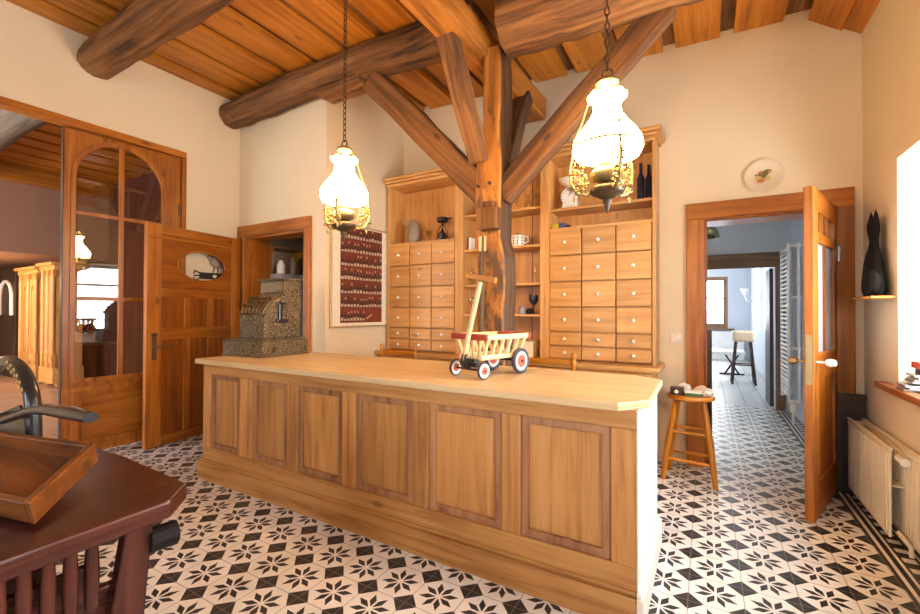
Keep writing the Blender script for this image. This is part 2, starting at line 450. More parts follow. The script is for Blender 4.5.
# left wall with wide glazed opening
OP = (.35, 2.225, 2.70)
mb = MB()
mb.box((LX-.1,FY,0),(LX,OP[0],HT)); mb.box((LX-.1,OP[1],0),(LX,NY,HT)); mb.box((LX-.1,OP[0],OP[2]),(LX,OP[1],HT))
struct(mb.build('wall_left', M_['wall']), 'cream plaster wall with the glazed doorway', 'wall')
# front wall (behind the camera) with two windows
FW = [(-3.2,-2.3),(-1.0,-.2)]
mb = MB()
xs = [LX-.1, -3.2, -2.3, -1.0, -.2, RX+WT]
for a, b in ((0,1),(2,3),(4,5)): mb.box((xs[a],FY-.3,0),(xs[b],FY,HT))
for a, b in FW: mb.box((a,FY-.3,0),(b,FY,.8)); mb.box((a,FY-.3,2.1),(b,FY,HT))
struct(mb.build('wall_front', M_['wall']), 'cream plaster wall with two windows behind the viewer', 'wall')

# ceiling : boards along the room, gaps between
def zc(x): return 3.415 - .030*(x-LX)
mb = MB()
a, b = LX-.1, RX+WT
mb.prism([(a,zc(a)+.045),(b,zc(b)+.045),(b,zc(b)+.2),(a,zc(a)+.2)], XZ, FY-.3, BY+.25)
mb.mi = 1
x = -.25 - .39*12
while x < .5:
    w0, w1 = max(x+.045, LX), min(x+.345, .62)
    dz = random.uniform(-.006, .006)
    if w1 - w0 > .04:
        mb.prism([(w0,zc(w0)+dz),(w1,zc(w1)+dz),(w1,zc(w1)+.05),(w0,zc(w0)+.05)], XZ, FY, BY-.001)
    x += .39
mb.prism([(.62,3.235),(.80,3.10),(.83,3.14),(.65,3.30)], XZ, FY, BY-.001)
mb.prism([(.79,3.125),(RX-.001,3.045),(RX-.001,3.30),(.79,3.30)], XZ, FY, BY-.001)
o = struct(mb.build('ceiling', [W('log','Y'), W('ceil','Y')], bevel=.004), 'orange brown board ceiling with dark gaps', 'ceiling')

# ------------------------------------------------------------------ windows, trim
def window(name, axis, a0, a1, z0, z1, d, label):
    t = thing(name, label, 'window', (d,(a0+a1)/2,z0) if axis == 'X' else ((a0+a1)/2,d,z0), kind='structure')
    fn = YZ if axis == 'X' else XZ
    mb = MB(); w = .06
    mb.frame(rect(a0,a1,z0,z1), rect(a0+w,a1-w,z0+w,z1-w), fn, d-.03, d+.03)
    am = (a0+a1)/2
    def bx(p0, p1, q0, q1, e=.022):
        mb.prism(rect(p0,p1,q0,q1), fn, d-e, d+e)
    bx(am-.03, am+.03, z0+w, z1-w); zt = z0+(z1-z0)*.70; bx(a0+w, am-.03, zt-.02, zt+.02); bx(am+.03, a1-w, zt-.02, zt+.02)
    mb.build('window_frame', M_['white'], t, bevel=.004)
    mb = MB(); mb.prism(rect(a0+w,a1-w,z0+w,z1-w), fn, d-.003, d+.003); mb.build('pane', M_['pane'], t)
    return t
window('window_1', 'X', *W1, RX+.27, 'bright white framed window above the wooden sill')
window('window_2', 'X', *W2, RX+.27, 'white framed side window nearer the viewer')
window('window_3', 'Y', *FW[0], .8, 2.1, FY-.2, 'white framed window behind the viewer on the left')
window('window_4', 'Y', *FW[1], .8, 2.1, FY-.2, 'white framed window behind the viewer on the right')
for i, w in enumerate((W1, W2)):
    mb = MB(); mb.box((RX-.055 if i == 0 else RX-.05,w[0]-.08,.752),(RX+.235,w[1]+(.18 if i == 0 else .08),.79))
    struct(mb.build('trim_sill' if i == 0 else 'trim_sill_near', W('sill','Y'), bevel=.006), 'red brown wooden window sill with discs on it' if i == 0 else 'red brown wooden window sill nearer the viewer', 'window sill')

# passage door casing
t = thing('trim_passage', 'orange brown wooden casing round the passage doorway', 'door frame', (.36,BY,0), kind='structure')
y0 = BY-.03
mb = MB(); mb.box((-.134,y0,0),(-.012,BY,1.905)); mb.build('casing_side', W('door','Z'), t, bevel=.005)
mb = MB(); mb.box((.735,y0,0),(.858,BY,1.905)); mb.build('casing_side', W('door','Z'), t, bevel=.005)
mb = MB(); mb.box((-.134,y0,1.905),(.858,BY,2.028)); mb.build('casing_top', W('door','X'), t, bevel=.005)
mb = MB(); mb.box((DO[0],BY,0),(DO[0]+.02,BY+.25,DO[2])); mb.box((DO[1]-.02,BY+.06,0),(DO[1],BY+.25,DO[2])); mb.box((DO[0]+.02,BY,DO[2]-.02),(DO[1]-.02,BY+.25,DO[2]))
mb.build('jamb_lining', W('door2','Z'), t)
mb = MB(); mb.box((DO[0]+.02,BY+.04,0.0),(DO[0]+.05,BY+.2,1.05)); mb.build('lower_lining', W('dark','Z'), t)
# niche casing
t = thing('trim_niche', 'orange brown wooden casing round the niche doorway', 'door frame', (-3.75,NY,0), kind='structure')
y0 = NY-.03
mb = MB(); mb.box((LX+.012,y0,0),(ND[0],NY,1.965)); mb.build('casing_side', W('door','Z'), t, bevel=.005)
mb = MB(); mb.box((ND[1],y0,0),(-3.216,NY,1.965)); mb.build('casing_side', W('door','Z'), t, bevel=.005)
mb = MB(); mb.box((LX+.012,y0,1.965),(-3.216,NY,2.085)); mb.build('casing_top', W('door','X'), t, bevel=.005)
mb = MB(); mb.box((ND[0],NY,0),(ND[0]+.02,NY+.30,ND[2]-.02)); mb.box((ND[1]-.02,NY,0),(ND[1],NY+.14,ND[2]-.02)); mb.box((ND[0],NY,ND[2]-.02),(ND[1],NY+.2,ND[2]))
mb.build('jamb_lining', W('door','Z'), t)
# glazed doorway frame
t = thing('trim_glazed', 'thin wooden frame round the wide glazed doorway', 'door frame', (LX,1.3,0), kind='structure')
mb = MB(); mb.box((LX-.1,OP[0],2.655),(LX+.015,OP[1],2.712)); mb.build('frame_head', W('door','Y'), t, bevel=.004)
mb = MB(); mb.box((LX-.1,2.183,0),(LX+.015,OP[1],2.655)); mb.build('frame_jamb', W('door','Z'), t, bevel=.004)
mb = MB(); mb.box((LX-.1,OP[0],0),(LX+.015,OP[0]+.05,2.655)); mb.build('frame_jamb', W('door','Z'), t, bevel=.004)

# door 1 : glazed leaf with an arched light, slightly ajar
LW = .842
t = thing('door_1', 'tall glazed wooden door leaf with arched panes', 'door', (LX-.03,2.183,0), rotz=math.radians(-3.6), kind='structure', local=True)
# local : leaf runs along -Y from hinge (0,0) to (0,-LW); thickness in X
def arch_loop(y0, y1, z0, z1, n=24):
    r = (y1-y0)/2; cy = (y0+y1)/2; P = [(y0,z0),(y1,z0)]
    for k in range(n+1):
        a = PI*k/n; P.append((cy+r*math.cos(a), z1-r*1.05+r*1.05*math.sin(a)))
    return P
gi = arch_loop(-.775, -.148, .625, 2.60)
N = len(gi); cy_, cz_ = -.46, 1.5
def box_hit(p, a0, a1, b0, b1):
    # matching point on the outer rectangle for every point of the arch loop
    dy, dz = p[0]-cy_, p[1]-cz_
    s = min((a1-cy_)/dy if dy > 1e-9 else 1e9, (a0-cy_)/dy if dy < -1e-9 else 1e9, (b1-cz_)/dz if dz > 1e-9 else 1e9, (b0-cz_)/dz if dz < -1e-9 else 1e9)
    return (cy_+dy*s, cz_+dz*s)
go = [box_hit(p, -LW, 0, .56, 2.65) for p in gi]
# snap nearest points to the corners so the outline stays square
for c in ((-LW,.56),(0,.56),(0,2.65),(-LW,2.65)):
    k = min(range(N), key=lambda i: (go[i][0]-c[0])**2+(go[i][1]-c[1])**2); go[k] = c
mb = MB(); mb.frame(go, gi, YZ, -.02, .02); mb.build('leaf_frame', W('door','Z'), t, bevel=.003)
gi2 = arch_loop(-.80, -.123, .60, 2.63); 
mb = MB(); mb.frame(gi2, arch_loop(-.765, -.158, .635, 2.59), YZ, .02, .03); mb.build('glass_bead', W('door','Z'), t, bevel=.003)
mb = MB(); mb.prism(arch_loop(-.775,-.148,.625,2.60), YZ, -.003, .003); mb.build('pane', M_['panedoor'], t)
mb = MB(); mb.box((-.014,-.475,.62),(.014,-.440,2.60))
for z in (1.285, 1.985): mb.box((-.012,-.785,z-.016),(.012,-.475,z+.016)); mb.box((-.012,-.44,z-.016),(.012,-.14,z+.016))
mb.build('glazing_bar', W('door','Z'), t, bevel=.003)
mb = MB(); mb.frame(rect(-LW,0,.02,.56), rect(-.73,-.11,.11,.50), YZ, -.02, .02); mb.build('lower_frame', W('door','Z'), t, bevel=.003)
mb = MB(); mb.box((-.012,-.735,.105),(.008,-.105,.505)); mb.build('lower_panel', W('door','Y'), t)
mb = MB(); mb.frame(rect(-.76,-.08,.08,.53), rect(-.715,-.125,.125,.485), YZ, .02, .03); mb.build('panel_moulding', W('door','Z'), t, bevel=.004)
mb = MB(); mb.cyl((.022,-.008,2.1),(.022,-.008,2.2),.012); mb.build('hinge', M_['oldbrass'], t, smooth=40)
mb = MB(); mb.box((-.024,-LW-.006,.02),(.024,-LW,2.65)); mb.build('leaf_edge', W('dark','Z'), t)

# door 2 : niche door leaf standing open, with an oval opening
hx, hy = -4.262, NY-.055
DL = .935; ang = math.atan2(1.86-hy, -4.135-hx)
t = thing('door_2', 'open wooden panel door with an oval opening near its top', 'door', (hx,hy,0), rotz=ang, kind='structure', local=True)
# local: +X along the leaf from hinge to free edge; +Y is the face towards the counter
def pan(mb, a0, a1, b0, b1, d0, d1): mb.box((a0,d0,b0),(a1,d1,b1))
TH = .04; ZT = 1.94
mb = MB(); mb.box((0,-.02,.01),(.10,.02,ZT)); mb.build('hinge_stile', W('door','Z'), t, bevel=.004)
mb = MB(); mb.box((DL-.13,-.02,.01),(DL,.02,ZT)); mb.build('lock_stile', W('door','Z'), t, bevel=.004)
mb = MB()
for b0, b1 in ((.01,.10),(.93,1.033),(1.308,1.384),(1.855,ZT)): mb.box((.10,-.02,b0),(DL-.13,.02,b1))
mb.build('rail', W('door','X'), t, bevel=.004)
mid = [.10+(DL-.23)*k/3 for k in range(4)]
for b0, b1 in ((1.033,1.308),(.10,.93)):
    mb = MB()
    for k in (1, 2): mb.box((mid[k]-.03,-.02,b0),(mid[k]+.03,.02,b1))
    mb.build('muntin', W('door','Z'), t, bevel=.004)
    for k in range(3):
        mb = MB(); mb.box((mid[k]-.001,-.008,b0-.005),(mid[k+1]+.001,.008,b1+.005)); mb.build('panel', W('door2','Z'), t)
# top panel with the oval
NN = 48; ocx, ocz, orx, orz = .415, 1.61, .243, .140
inn = [(ocx+orx*math.cos(2*PI*k/NN), ocz+orz*math.sin(2*PI*k/NN)) for k in range(NN)]
outp = []
for k in range(NN):
    dx, dz = math.cos(2*PI*k/NN), math.sin(2*PI*k/NN)
    A0, A1, B0, B1 = .095, DL-.125, 1.38, 1.86
    s_ = min((A1-ocx)/dx if dx > 1e-9 else 1e9, (A0-ocx)/dx if dx < -1e-9 else 1e9, (B1-ocz)/dz if dz > 1e-9 else 1e9, (B0-ocz)/dz if dz < -1e-9 else 1e9)
    outp.append((ocx+dx*s_, ocz+dz*s_))
for c in ((A0,B0),(A1,B0),(A1,B1),(A0,B1)):
    k = min(range(NN), key=lambda i: (outp[i][0]-c[0])**2+(outp[i][1]-c[1])**2); outp[k] = c
mb = MB(); mb.frame(outp, inn, XZ, -.010, .010); mb.build('oval_panel', W('door2','X'), t)
mb = MB(); mb.tube([(ocx+orx*math.cos(2*PI*k/NN), .012, ocz+orz*math.sin(2*PI*k/NN)) for k in range(NN)], .007, 8, closed=True, up=(0,1,0)); mb.build('oval_bead', W('door','X'), t, smooth=50)
mb = MB(); mb.box((.10,.02,1.815),(DL-.02,.034,1.84)); mb.build('cap_moulding', W('door','X'), t, bevel=.004)
# handle with back plate
mb = MB(); hz = .88; mb.box((DL-.085,.02,hz-.12),(DL-.045,.026,hz+.10)); mb.lathe([(0,-.02),(.03,0),(0,.02)], (DL-.065,.026,hz+.1), 12)
hp = mb.build('handle_plate', M_['oldbrass'], t, bevel=.002)
mb = MB(); mb.tube([(DL-.065,.02,hz),(DL-.065,.06,hz),(DL-.08,.068,hz),(DL-.19,.064,hz-.004)], [.009,.009,.01,.008], 10); mb.build('door_handle', M_['oldbrass'], hp, smooth=40)
# little iron bird sign behind the oval, hung on the wall side
t = thing('hanging_bird', 'grey bird standing on a black heart plaque, seen through the oval', 'ornament', (LX+.012,2.24,1.55))
mb = MB(); hh = [(-.0,-.028)]
bx0 = LX+.004; by, bz = 2.385, 1.535
plaque = rect(by-.02, by+.25, bz-.035, bz+.035)
mb.box((bx0,by-.03,bz-.03),(bx0+.014,by+.24,bz+.035))
for q in (-.028, 0, .03): mb.tube([(bx0+.006,by-.03,bz+q),(bx0+.006,by-.075,bz+q*1.6),(bx0+.006,by-.085,bz+q*.6)], .007, 6)
mb.build('plaque', M_['black'], t, bevel=.002)
mb = MB(); H = []
for k in range(24):
    a = 2*PI*k/24; H.append((by+.115+.0013*16*math.sin(a)**3, bz+.0013*(13*math.cos(a)-5*math.cos(2*a)-2*math.cos(3*a)-math.cos(4*a))))
mb.prism(H, YZ, bx0+.0141, bx0+.0165); mb.build('heart', M_['white'], t)
mb = MB(); mb.cyl((bx0+.008,by+.10,bz+.035),(bx0+.008,by+.115,bz+.10),.005,n=6); mb.cyl((bx0+.008,by+.145,bz+.035),(bx0+.008,by+.155,bz+.10),.005,n=6); mb.build('legs', M_['iron'], t)
mb = MB(); mb.lathe([(0,-.07),(.03,-.058),(.055,-.02),(.06,.02),(.04,.055),(0,.07)], (0,0,0), 16, X=Matrix.Translation((bx0+.022,by+.13,bz+.145)) @ Matrix.Rotation(.9,4,'X') @ Matrix.Scale(.38,4,(1,0,0)))
mb.lathe([(0,-.035),(.025,-.02),(.035,0),(.025,.02),(0,.035)], (0,0,0), 14, X=Matrix.Translation((bx0+.02,by+.07,bz+.19)) @ Matrix.Scale(.5,4,(1,0,0)))
mb.build('body', M_['stone'], t, smooth=60)

# door 3 : passage door leaf standing open into the hall
hx, hy = .742, BY-.034
ang = math.atan2(3.07-hy, .502-hx); DL = math.hypot(3.07-hy, .502-hx)
t = thing('door_3', 'orange brown passage door standing open with frosted panes', 'door', (hx,hy,0), rotz=ang, kind='structure', local=True)
T2 = .023
mb = MB(); mb.box((0,-T2,.008),(.11,T2,1.905)); mb.build('hinge_stile', W('door2','Z'), t, bevel=.004)
mb = MB(); mb.box((DL-.12,-T2,.008),(DL,T2,1.905)); mb.build('lock_stile', W('door','Z'), t, bevel=.005)
mb = MB()
for b0, b1 in ((.008,.21),(.80,.95),(1.60,1.66),(1.78,1.905)): mb.box((.11,-T2,b0),(DL-.12,T2,b1))
mb.build('rail', W('door2','X'), t, bevel=.004)
mb = MB(); mb.box((.105,-.005,.945),(DL-.115,.005,1.605)); mb.build('pane', M_['frost'], t)
mb = MB(); mb.box((.105,-.005,1.655),(DL-.115,.005,1.785)); mb.build('top_pane', M_['panedoor'], t)
mb = MB()
for k in (1, 2): mb.box((.11+(DL-.23)*k/3-.01,-.018,1.66),(.11+(DL-.23)*k/3+.01,.018,1.78))
mb.box((.11+(DL-.23)/2-.012,-.018,.95),(.11+(DL-.23)/2+.012,.018,1.6)); mb.build('glazing_bar', W('door2','Z'), t)
mb = MB(); mb.box((.105,-.01,.2),(DL-.115,.01,.81)); mb.build('lower_panel', W('door2','Z'), t)
mb = MB(); mb.box((DL,-.014,.78),(DL+.002,.014,1.06)); mb.build('lock_plate', M_['brass'], t)
for s in (-1, 1):
    mb = MB(); mb.cyl((DL-.06,s*T2,.905),(DL-.06,s*.07,.905),.007); mb.lathe([(0,-.028),(.018,-.02),(.024,0),(.018,.02),(0,.028)], (0,0,0), 14, X=Matrix.Translation((DL-.06,s*.085,.905)) @ Matrix.Rotation(PI/2,4,'X'))
    mb.build('door_knob', M_['porc'] if s > 0 else M_['brass'], t, smooth=45)
for z in (1.58, .35):
    mb = MB(); mb.cyl((.0,T2+.008,z-.05),(.0,T2+.008,z+.05),.011); mb.lathe([(0,0),(.009,.01),(0,.025)], (.0,T2+.008,z+.05), 10); mb.build('hinge', M_['steel'], t, smooth=40)

# ------------------------------------------------------------------ passage and far room
mb = MB(); mb.box((-1.0,6.47,-.08),(1.4,12.8,0)); struct(mb.build('floor_far', M_['plank']), 'pale grey plank floor of the far room', 'floor')
mb = MB(); mb.box((.88,BY+.25,0),(1.0,4.45,2.75)); mb.box((.88,4.95,0),(1.0,6.47,2.75)); mb.box((.88,4.45,0),(1.0,4.95,.85)); mb.box((.88,4.45,2.1),(1.0,4.95,2.75)); struct(mb.build('wall_passage', M_['wallblue']), 'pale blue wall of the passage behind the upright radiator', 'wall')
mb = MB(); mb.box((-1.0,BY+.25,0),(-.9,6.47,2.75)); struct(mb.build('wall_passage_inner', M_['wallblue']), 'pale blue inner wall of the passage', 'wall')
mb = MB(); mb.box((-1.0,BY+.25,2.7),(1.0,6.47,2.8)); struct(mb.build('ceiling_passage', M_['white']), 'white ceiling of the passage', 'ceiling')
mb = MB(); mb.box((-.9,6.47,1.75),(.88,6.57,2.7)); mb.box((-.9,6.47,0),(-.45,6.57,1.75)); mb.box((.735,6.47,0),(.88,6.57,1.75))
struct(mb.build('wall_passage_end', M_['wallblue']), 'pale blue wall at the end of the passage', 'wall')
t = thing('trim_far', 'brown wooden casing round the far doorway', 'door frame', (.1,6.46,0), kind='structure')
mb = MB(); mb.box((-.5,6.43,1.745),(.83,6.47,1.93)); mb.build('casing_top', W('frameb','X'), t, bevel=.005)
mb = MB(); mb.box((.735,6.43,0),(.83,6.47,1.745)); mb.build('casing_side', W('frameb','Z'), t, bevel=.005)
mb = MB(); mb.box((-.5,6.43,0),(-.42,6.47,1.745)); mb.build('casing_side', W('frameb','Z'), t, bevel=.005)
mb = MB(); mb.box((.69,6.58,.01),(.73,7.05,1.74)); o = struct(mb.build('door_4', W('dark','Z'), bevel=.004), 'dark door leaf folded back in the far doorway', 'door')
mb = MB()
mb.box((-1.0,12.6,0),(-.5,12.8,2.75)); mb.box((.47,12.6,0),(1.4,12.8,2.75)); mb.box((-.5,12.6,0),(.47,12.8,.78)); mb.box((-.5,12.6,2.08),(.47,12.8,2.75))
struct(mb.build('wall_far', M_['wallblue']), 'pale wall of the far room around its window', 'wall')
mb = MB(); fy = [6.57, 7.7, 8.4, 9.2, 9.9, 10.7, 11.5, 12.6]
for k in range(0, 7):
    if k % 2 == 0: mb.box((.95,fy[k],0),(1.25,fy[k+1],2.75))
    else: mb.box((.95,fy[k],0),(1.25,fy[k+1],.85)); mb.box((.95,fy[k],2.15),(1.25,fy[k+1],2.75))
struct(mb.build('wall_far_side', M_['wallblue']), 'pale side wall of the far room with a row of windows', 'wall')
mb = MB(); mb.box((-1.0,6.57,0),(-.9,12.6,2.75)); struct(mb.build('wall_far_inner', M_['wallblue']), 'pale inner wall of the far room', 'wall')
mb = MB(); mb.box((-1.0,6.57,2.7),(1.25,12.8,2.8)); struct(mb.build('ceiling_far', M_['white']), 'white ceiling of the far room', 'ceiling')
t = thing('window_5', 'brown framed window at the end of the far room', 'window', (0,12.62,.78), kind='structure')
mb = MB(); mb.frame(rect(-.5,.47,.78,2.08), rect(-.44,.37,.90,1.98), XZ, 12.60, 12.66); mb.box((-.04,12.61,.9),(.02,12.65,1.98)); mb.box((-.44,12.61,1.52),(.37,12.65,1.56)); mb.build('window_frame', W('frameb','Z'), t)
mb = MB(); mb.box((-.44,12.63,.90),(.37,12.635,1.98)); mb.build('pane', M_['pane'], t)
mb = MB(); mb.box((-.6,12.5,.74),(.6,12.6,.78)); struct(mb.build('trim_far_sill', W('frameb','X')), 'brown sill under the far window', 'window sill')
for i, (a, b) in enumerate(((7.7,8.4),(9.2,9.9),(10.7,11.5))):
    window('window_%d' % (6+i), 'X', a, b, .85, 2.15, 1.18, ('first', 'second', 'third')[i]+' white framed window along the far room, counted from the doorway')
window('window_9', 'X', 4.45, 4.95, .85, 2.1, .95, 'white framed window added to light the passage, hidden behind the door leaf')  # added window, out of view, lets more daylight into the passage
# upright ribbed radiator
t = thing('upright_radiator', 'tall white ribbed radiator upright on the passage wall', 'radiator', (.80,5.95,.22))
mb = MB()
for k in range(34): mb.cyl((.765,5.72,.30+k*.048),(.765,6.2,.30+k*.048),.015,n=8)
mb.build('rib', M_['white'], t, smooth=50)
for yy in (5.72, 6.2):
    mb = MB(); mb.box((.755,yy-.02,.22),(.775,yy+.02,1.93)); mb.box((.84,yy-.02,.22),(.862,yy+.02,1.93))
    for z in (.24, .8, 1.35, 1.9): mb.box((.775,yy-.012,z-.012),(.879,yy+.012,z+.012))
    mb.build('bracket', M_['white'], t)
mb = MB(); mb.cyl((.80,5.72,.12),(.80,5.72,.22),.03); mb.cyl((.80,5.72,.0),(.80,5.72,.12),.012); mb.build('valve', M_['porc'], t, smooth=40)
mb = MB(); mb.box((.868,5.15,.03),(.8795,5.6,.85)); tag(mb.build('wall_panel', M_['white'], bevel=.004), 'white flat panel low on the passage wall', 'panel')
# bar stool far
t = thing('bar_stool', 'bar stool with a beige padded seat in the far room', 'stool', (.53,8.5,0))
mb = MB(); mb.box((.38,8.36,.70),(.68,8.64,.88)); mb.build('seat', M_['cork'], t, bevel=.03)
for sx_, sy_ in ((-1,-1),(1,-1),(1,1),(-1,1)):
    mb = MB(); mb.bar((.53+sx_*.10,8.5+sy_*.09,.71),(.53+sx_*.16,8.5+sy_*.15,0),.035,.035); mb.build('leg', W('dark','Z'), t)
for yy in (8.37,8.63):
    mb = MB(); mb.bar((.40,yy,.32),(.66,yy,.32),.02,.02); mb.build('stretcher', W('dark','X'), t)
# white low table on a black iron base
t = thing('low_table', 'white low table on a black iron base below the far window', 'table', (.1,9.6,0))
mb = MB(); mb.box((-.7,9.3,.40),(.62,9.9,.46)); mb.build('tabletop', M_['white'], t, bevel=.006)
for sx_ in (-.45, .42):
    mb = MB(); mb.bar((sx_-.12,9.6,.01),(sx_+.12,9.6,.40),.03,.03); mb.bar((sx_+.12,9.6,.01),(sx_-.12,9.6,.40),.03,.03); mb.box((sx_-.2,9.58,.0),(sx_+.2,9.62,.03)); mb.build('leg', M_['iron'], t)
mb = MB(); mb.box((-.7,12.42,.005),(.8,12.5,.70)); tag(mb.build('panel_radiator', M_['white'], bevel=.01), 'white flat radiator under the far window', 'radiator')
t = thing('wall_lamp', 'white tulip wall lamp in the corner of the far room', 'lamp', (.86,11.9,1.6))
mb = MB(); mb.tube([(.949,11.9,1.45),(.86,11.9,1.42),(.80,11.9,1.5),(.78,11.9,1.6)], .012, 8); mb.build('arm', M_['steel'], t, smooth=40)
mb = MB(); mb.lathe([(.02,0),(.06,.05),(.09,.13),(.085,.13),(.05,.05),(.015,.01)], (.78,11.9,1.6), 16); mb.build('lamp_shade', M_['porc'], t, smooth=50)
# green patterned pendant shade in the passage
t = thing('pendant_shade', 'green and cream patterned pendant shade in the passage', 'lamp', (-.05,5.0,2.0))
m, n, l, b, o_ = nt('leaded_green_glass')
tc = n.new('ShaderNodeTexCoord'); vo = n.new('ShaderNodeTexVoronoi'); vo.inputs['Scale'].default_value = 14
l.new(tc.outputs['Object'], vo.inputs['Vector']); r = ramp(n, [(0, (.40,.36,.22)), (.3, (.16,.16,.07)), (.55, (.04,.05,.02))]); l.new(vo.outputs['Distance'], r.inputs[0]); l.new(r.outputs[0], b.inputs['Base Color']); b.inputs['Roughness'].default_value = .2
mb = MB(); mb.lathe([(.02,.19),(.06,.18),(.12,.13),(.16,.06),(.175,0),(.17,0),(.155,.06),(.115,.125),(.055,.172)], (-.05,5.0,1.95), 24); mb.build('lamp_shade', m, t, smooth=50)
mb = MB(); mb.cyl((-.05,5,2.13),(-.05,5,2.7),.006,n=8); mb.build('cord', M_['black'], t)

# ------------------------------------------------------------------ room beyond the glazed doorway
mb = MB(); mb.box((-14.2,FY-.3,-.08),(LX-.1,5.2,-.001)); struct(mb.build('floor_beyond', M_['slab']), 'reddish plank floor of the room beyond', 'floor')
mb = MB(); mb.box((-14.2,3.2,0),(LX-.15,3.3,3.5)); struct(mb.build('wall_beyond', M_['wallred']), 'mauve brown wall of the room beyond', 'wall')
mb = MB(); mb.box((-14.3,FY,0),(-14.2,3.3,3.5)); struct(mb.build('wall_beyond_end', M_['walldark']), 'mauve brown end wall of the room beyond', 'wall')
mb = MB(); mb.box((-14.2,FY,2.02),(-8.6,3.2,3.5)); struct(mb.build('wall_bulkhead', M_['walldark']), 'mauve brown dropped wall above the wardrobes', 'wall')
mb = MB()
mb.box((-8.6,FY,3.30),(LX-.1,3.2,3.45)); mb.mi = 1
y = -4.6+LX
x = -8.55
while x < LX-.4:
    mb.box((x,FY,3.26),(x+.28,3.2,3.30)); x += .39
struct(mb.build('ceiling_beyond', [W('log','Y'), W('ceil','Y')]), 'orange brown board ceiling of the room beyond', 'ceiling')
mb = MB(); bw = [(-8.2,-4.9)]
xs = [-14.2]+[q for w in bw for q in w]+[LX-.1]
for k in range(0, len(xs), 2): mb.box((xs[k],FY-.3,0),(xs[k+1],FY,3.5))
for a, b in bw: mb.box((a,FY-.3,0),(b,FY,.4)); mb.box((a,FY-.3,2.2),(b,FY,3.5))
struct(mb.build('wall_beyond_front', M_['walldark']), 'mauve brown wall with windows in the room beyond', 'wall')
mb = MB(); mb.tube([(LX-.105,1.45,3.08),(-6.0,1.42,3.1),(-7.5,1.46,3.08),(-8.59,1.44,3.1)], [.15,.16,.15,.16], 14)
tag(mb.build('ceiling_log', W('grey','X'), smooth=60), 'grey weathered log under the ceiling of the room beyond', 'log')
mb = MB(); mb.box((-8.599,FY,3.02),(-8.42,3.199,3.255)); tag(mb.build('ceiling_beam', W('ceil','Y'), bevel=.01), 'orange squared beam across the mauve wall beyond', 'beam', kind='thing')
def wardrobe(x0, x1, y0, label, ht):
    t = thing('wardrobe', label, 'wardrobe', ((x0+x1)/2,y0,0), group='golden wardrobes in the room beyond')
    mb = MB(); mb.box((x0+.04,y0+.03,.10),(x1-.04,y0+.36,ht-.12)); mb.build('body', W('pine','Z'), t, bevel=.006)
    mb = MB(); mb.box((x0-.03,y0-.02,ht-.12),(x1+.03,y0+.37,ht-.05)); mb.box((x0-.07,y0-.06,ht-.05),(x1+.05,y0+.37,ht)); mb.build('cornice', W('pine','X'), t, bevel=.012)
    mb = MB(); mb.box((x0-.02,y0-.02,.06),(x1+.02,y0+.365,.30)); mb.build('plinth', W('pine','X'), t, bevel=.008)
    xm = (x0+x1)/2
    for a, b in ((x0+.11,xm-.04),(xm+.04,x1-.11)):
        mb = MB(); mb.frame(rect(a,b,.36,ht-.2), rect(a+.055,b-.055,.48,ht-.32), XZ, y0+.005, y0+.03); mb.box((a+.075,y0+.012,.54),(b-.075,y0+.03,ht-.38))
        mb.build('door', W('pine','Z'), t, bevel=.006)
    for a in (x0+.06, xm, x1-.06):
        mb = MB(); mb.box((a-.04,y0-.015,.30),(a+.04,y0+.03,.5)); mb.cyl((a,y0+.005,.5),(a,y0+.005,ht-.22),.03,n=12); mb.box((a-.04,y0-.015,ht-.22),(a+.04,y0+.03,ht-.12)); mb.build('column', W('pine','Z'), t, smooth=40)
    for a in (x0+.08, x1-.08):
        mb = MB(); mb.lathe([(.03,0),(.05,.02),(.05,.05),(.035,.06)], (a,y0+.08,0), 14); mb.build('foot', W('pine','Z'), t, smooth=50)
wardrobe(-9.15,-8.62,2.53,'golden pine wardrobe nearer the glazed door', 1.93)
wardrobe(-10.15,-9.33,2.53,'golden pine wardrobe farther from the glazed door', 1.90)
t = thing('dark_cupboard', 'dark tall cupboard with a white arch beside the farther wardrobe', 'cupboard', (-10.9,2.6,0))
mb = MB(); mb.box((-11.45,2.55,0),(-10.45,2.95,1.92)); mb.build('body', W('dark','Z'), t, bevel=.006)
mb = MB(); mb.tube([(-11.2,2.53,1.1)]+[(-10.87-.33*math.cos(PI*k/14),2.53,1.4+.3*math.sin(PI*k/14)) for k in range(15)]+[(-10.54,2.53,1.1)], .03, 8, up=(0,1,0)); mb.build('arch_moulding', M_['white'], t, smooth=50)

# ------------------------------------------------------------------ timbers
def log(name, pts, rs, mat, label, n=18, flat=.95):
    mb = MB()
    P, Rr = [], []
    for i in range(len(pts)-1):
        for k in range(6):
            u = k/6; P.append(V(pts[i]).lerp(V(pts[i+1]), u)+V((0,random.uniform(-.008,.008),random.uniform(-.006,.006)))); Rr.append((rs[i]*(1-u)+rs[i+1]*u)*random.uniform(.98,1.02))
    P.append(V(pts[-1])); Rr.append(rs[-1])
    mb.tube(P, Rr, n, flat=flat)
    return tag(mb.build(name, mat, smooth=60, jitter=.004), label, 'log')
log('ceiling_log', [(-4.349,2.665,3.24),(-3.7,2.66,3.25),(-2.9,2.645,3.262),(-1.42,2.65,3.20)], [.130,.145,.135,.155], W('log','X'), 'long rough log running from the post to the niche corner')
log('ceiling_log', [(-1.16,2.61,3.09),(-.6,2.60,3.08),(.05,2.62,3.085),(.30,2.68,3.09),(.62,2.7,3.09)], [.19,.20,.185,.155,.145], W('log','X'), 'thick split log above the right lamp')
log('ceiling_log', [(-4.335,1.515,3.225),(-3.4,1.49,3.225),(-2.2,1.46,3.215),(-.8,1.41,3.18),(.6,1.38,3.13)], [.132,.145,.15,.155,.155], W('log','X'), 'dark log nearest the viewer over the glazed door')

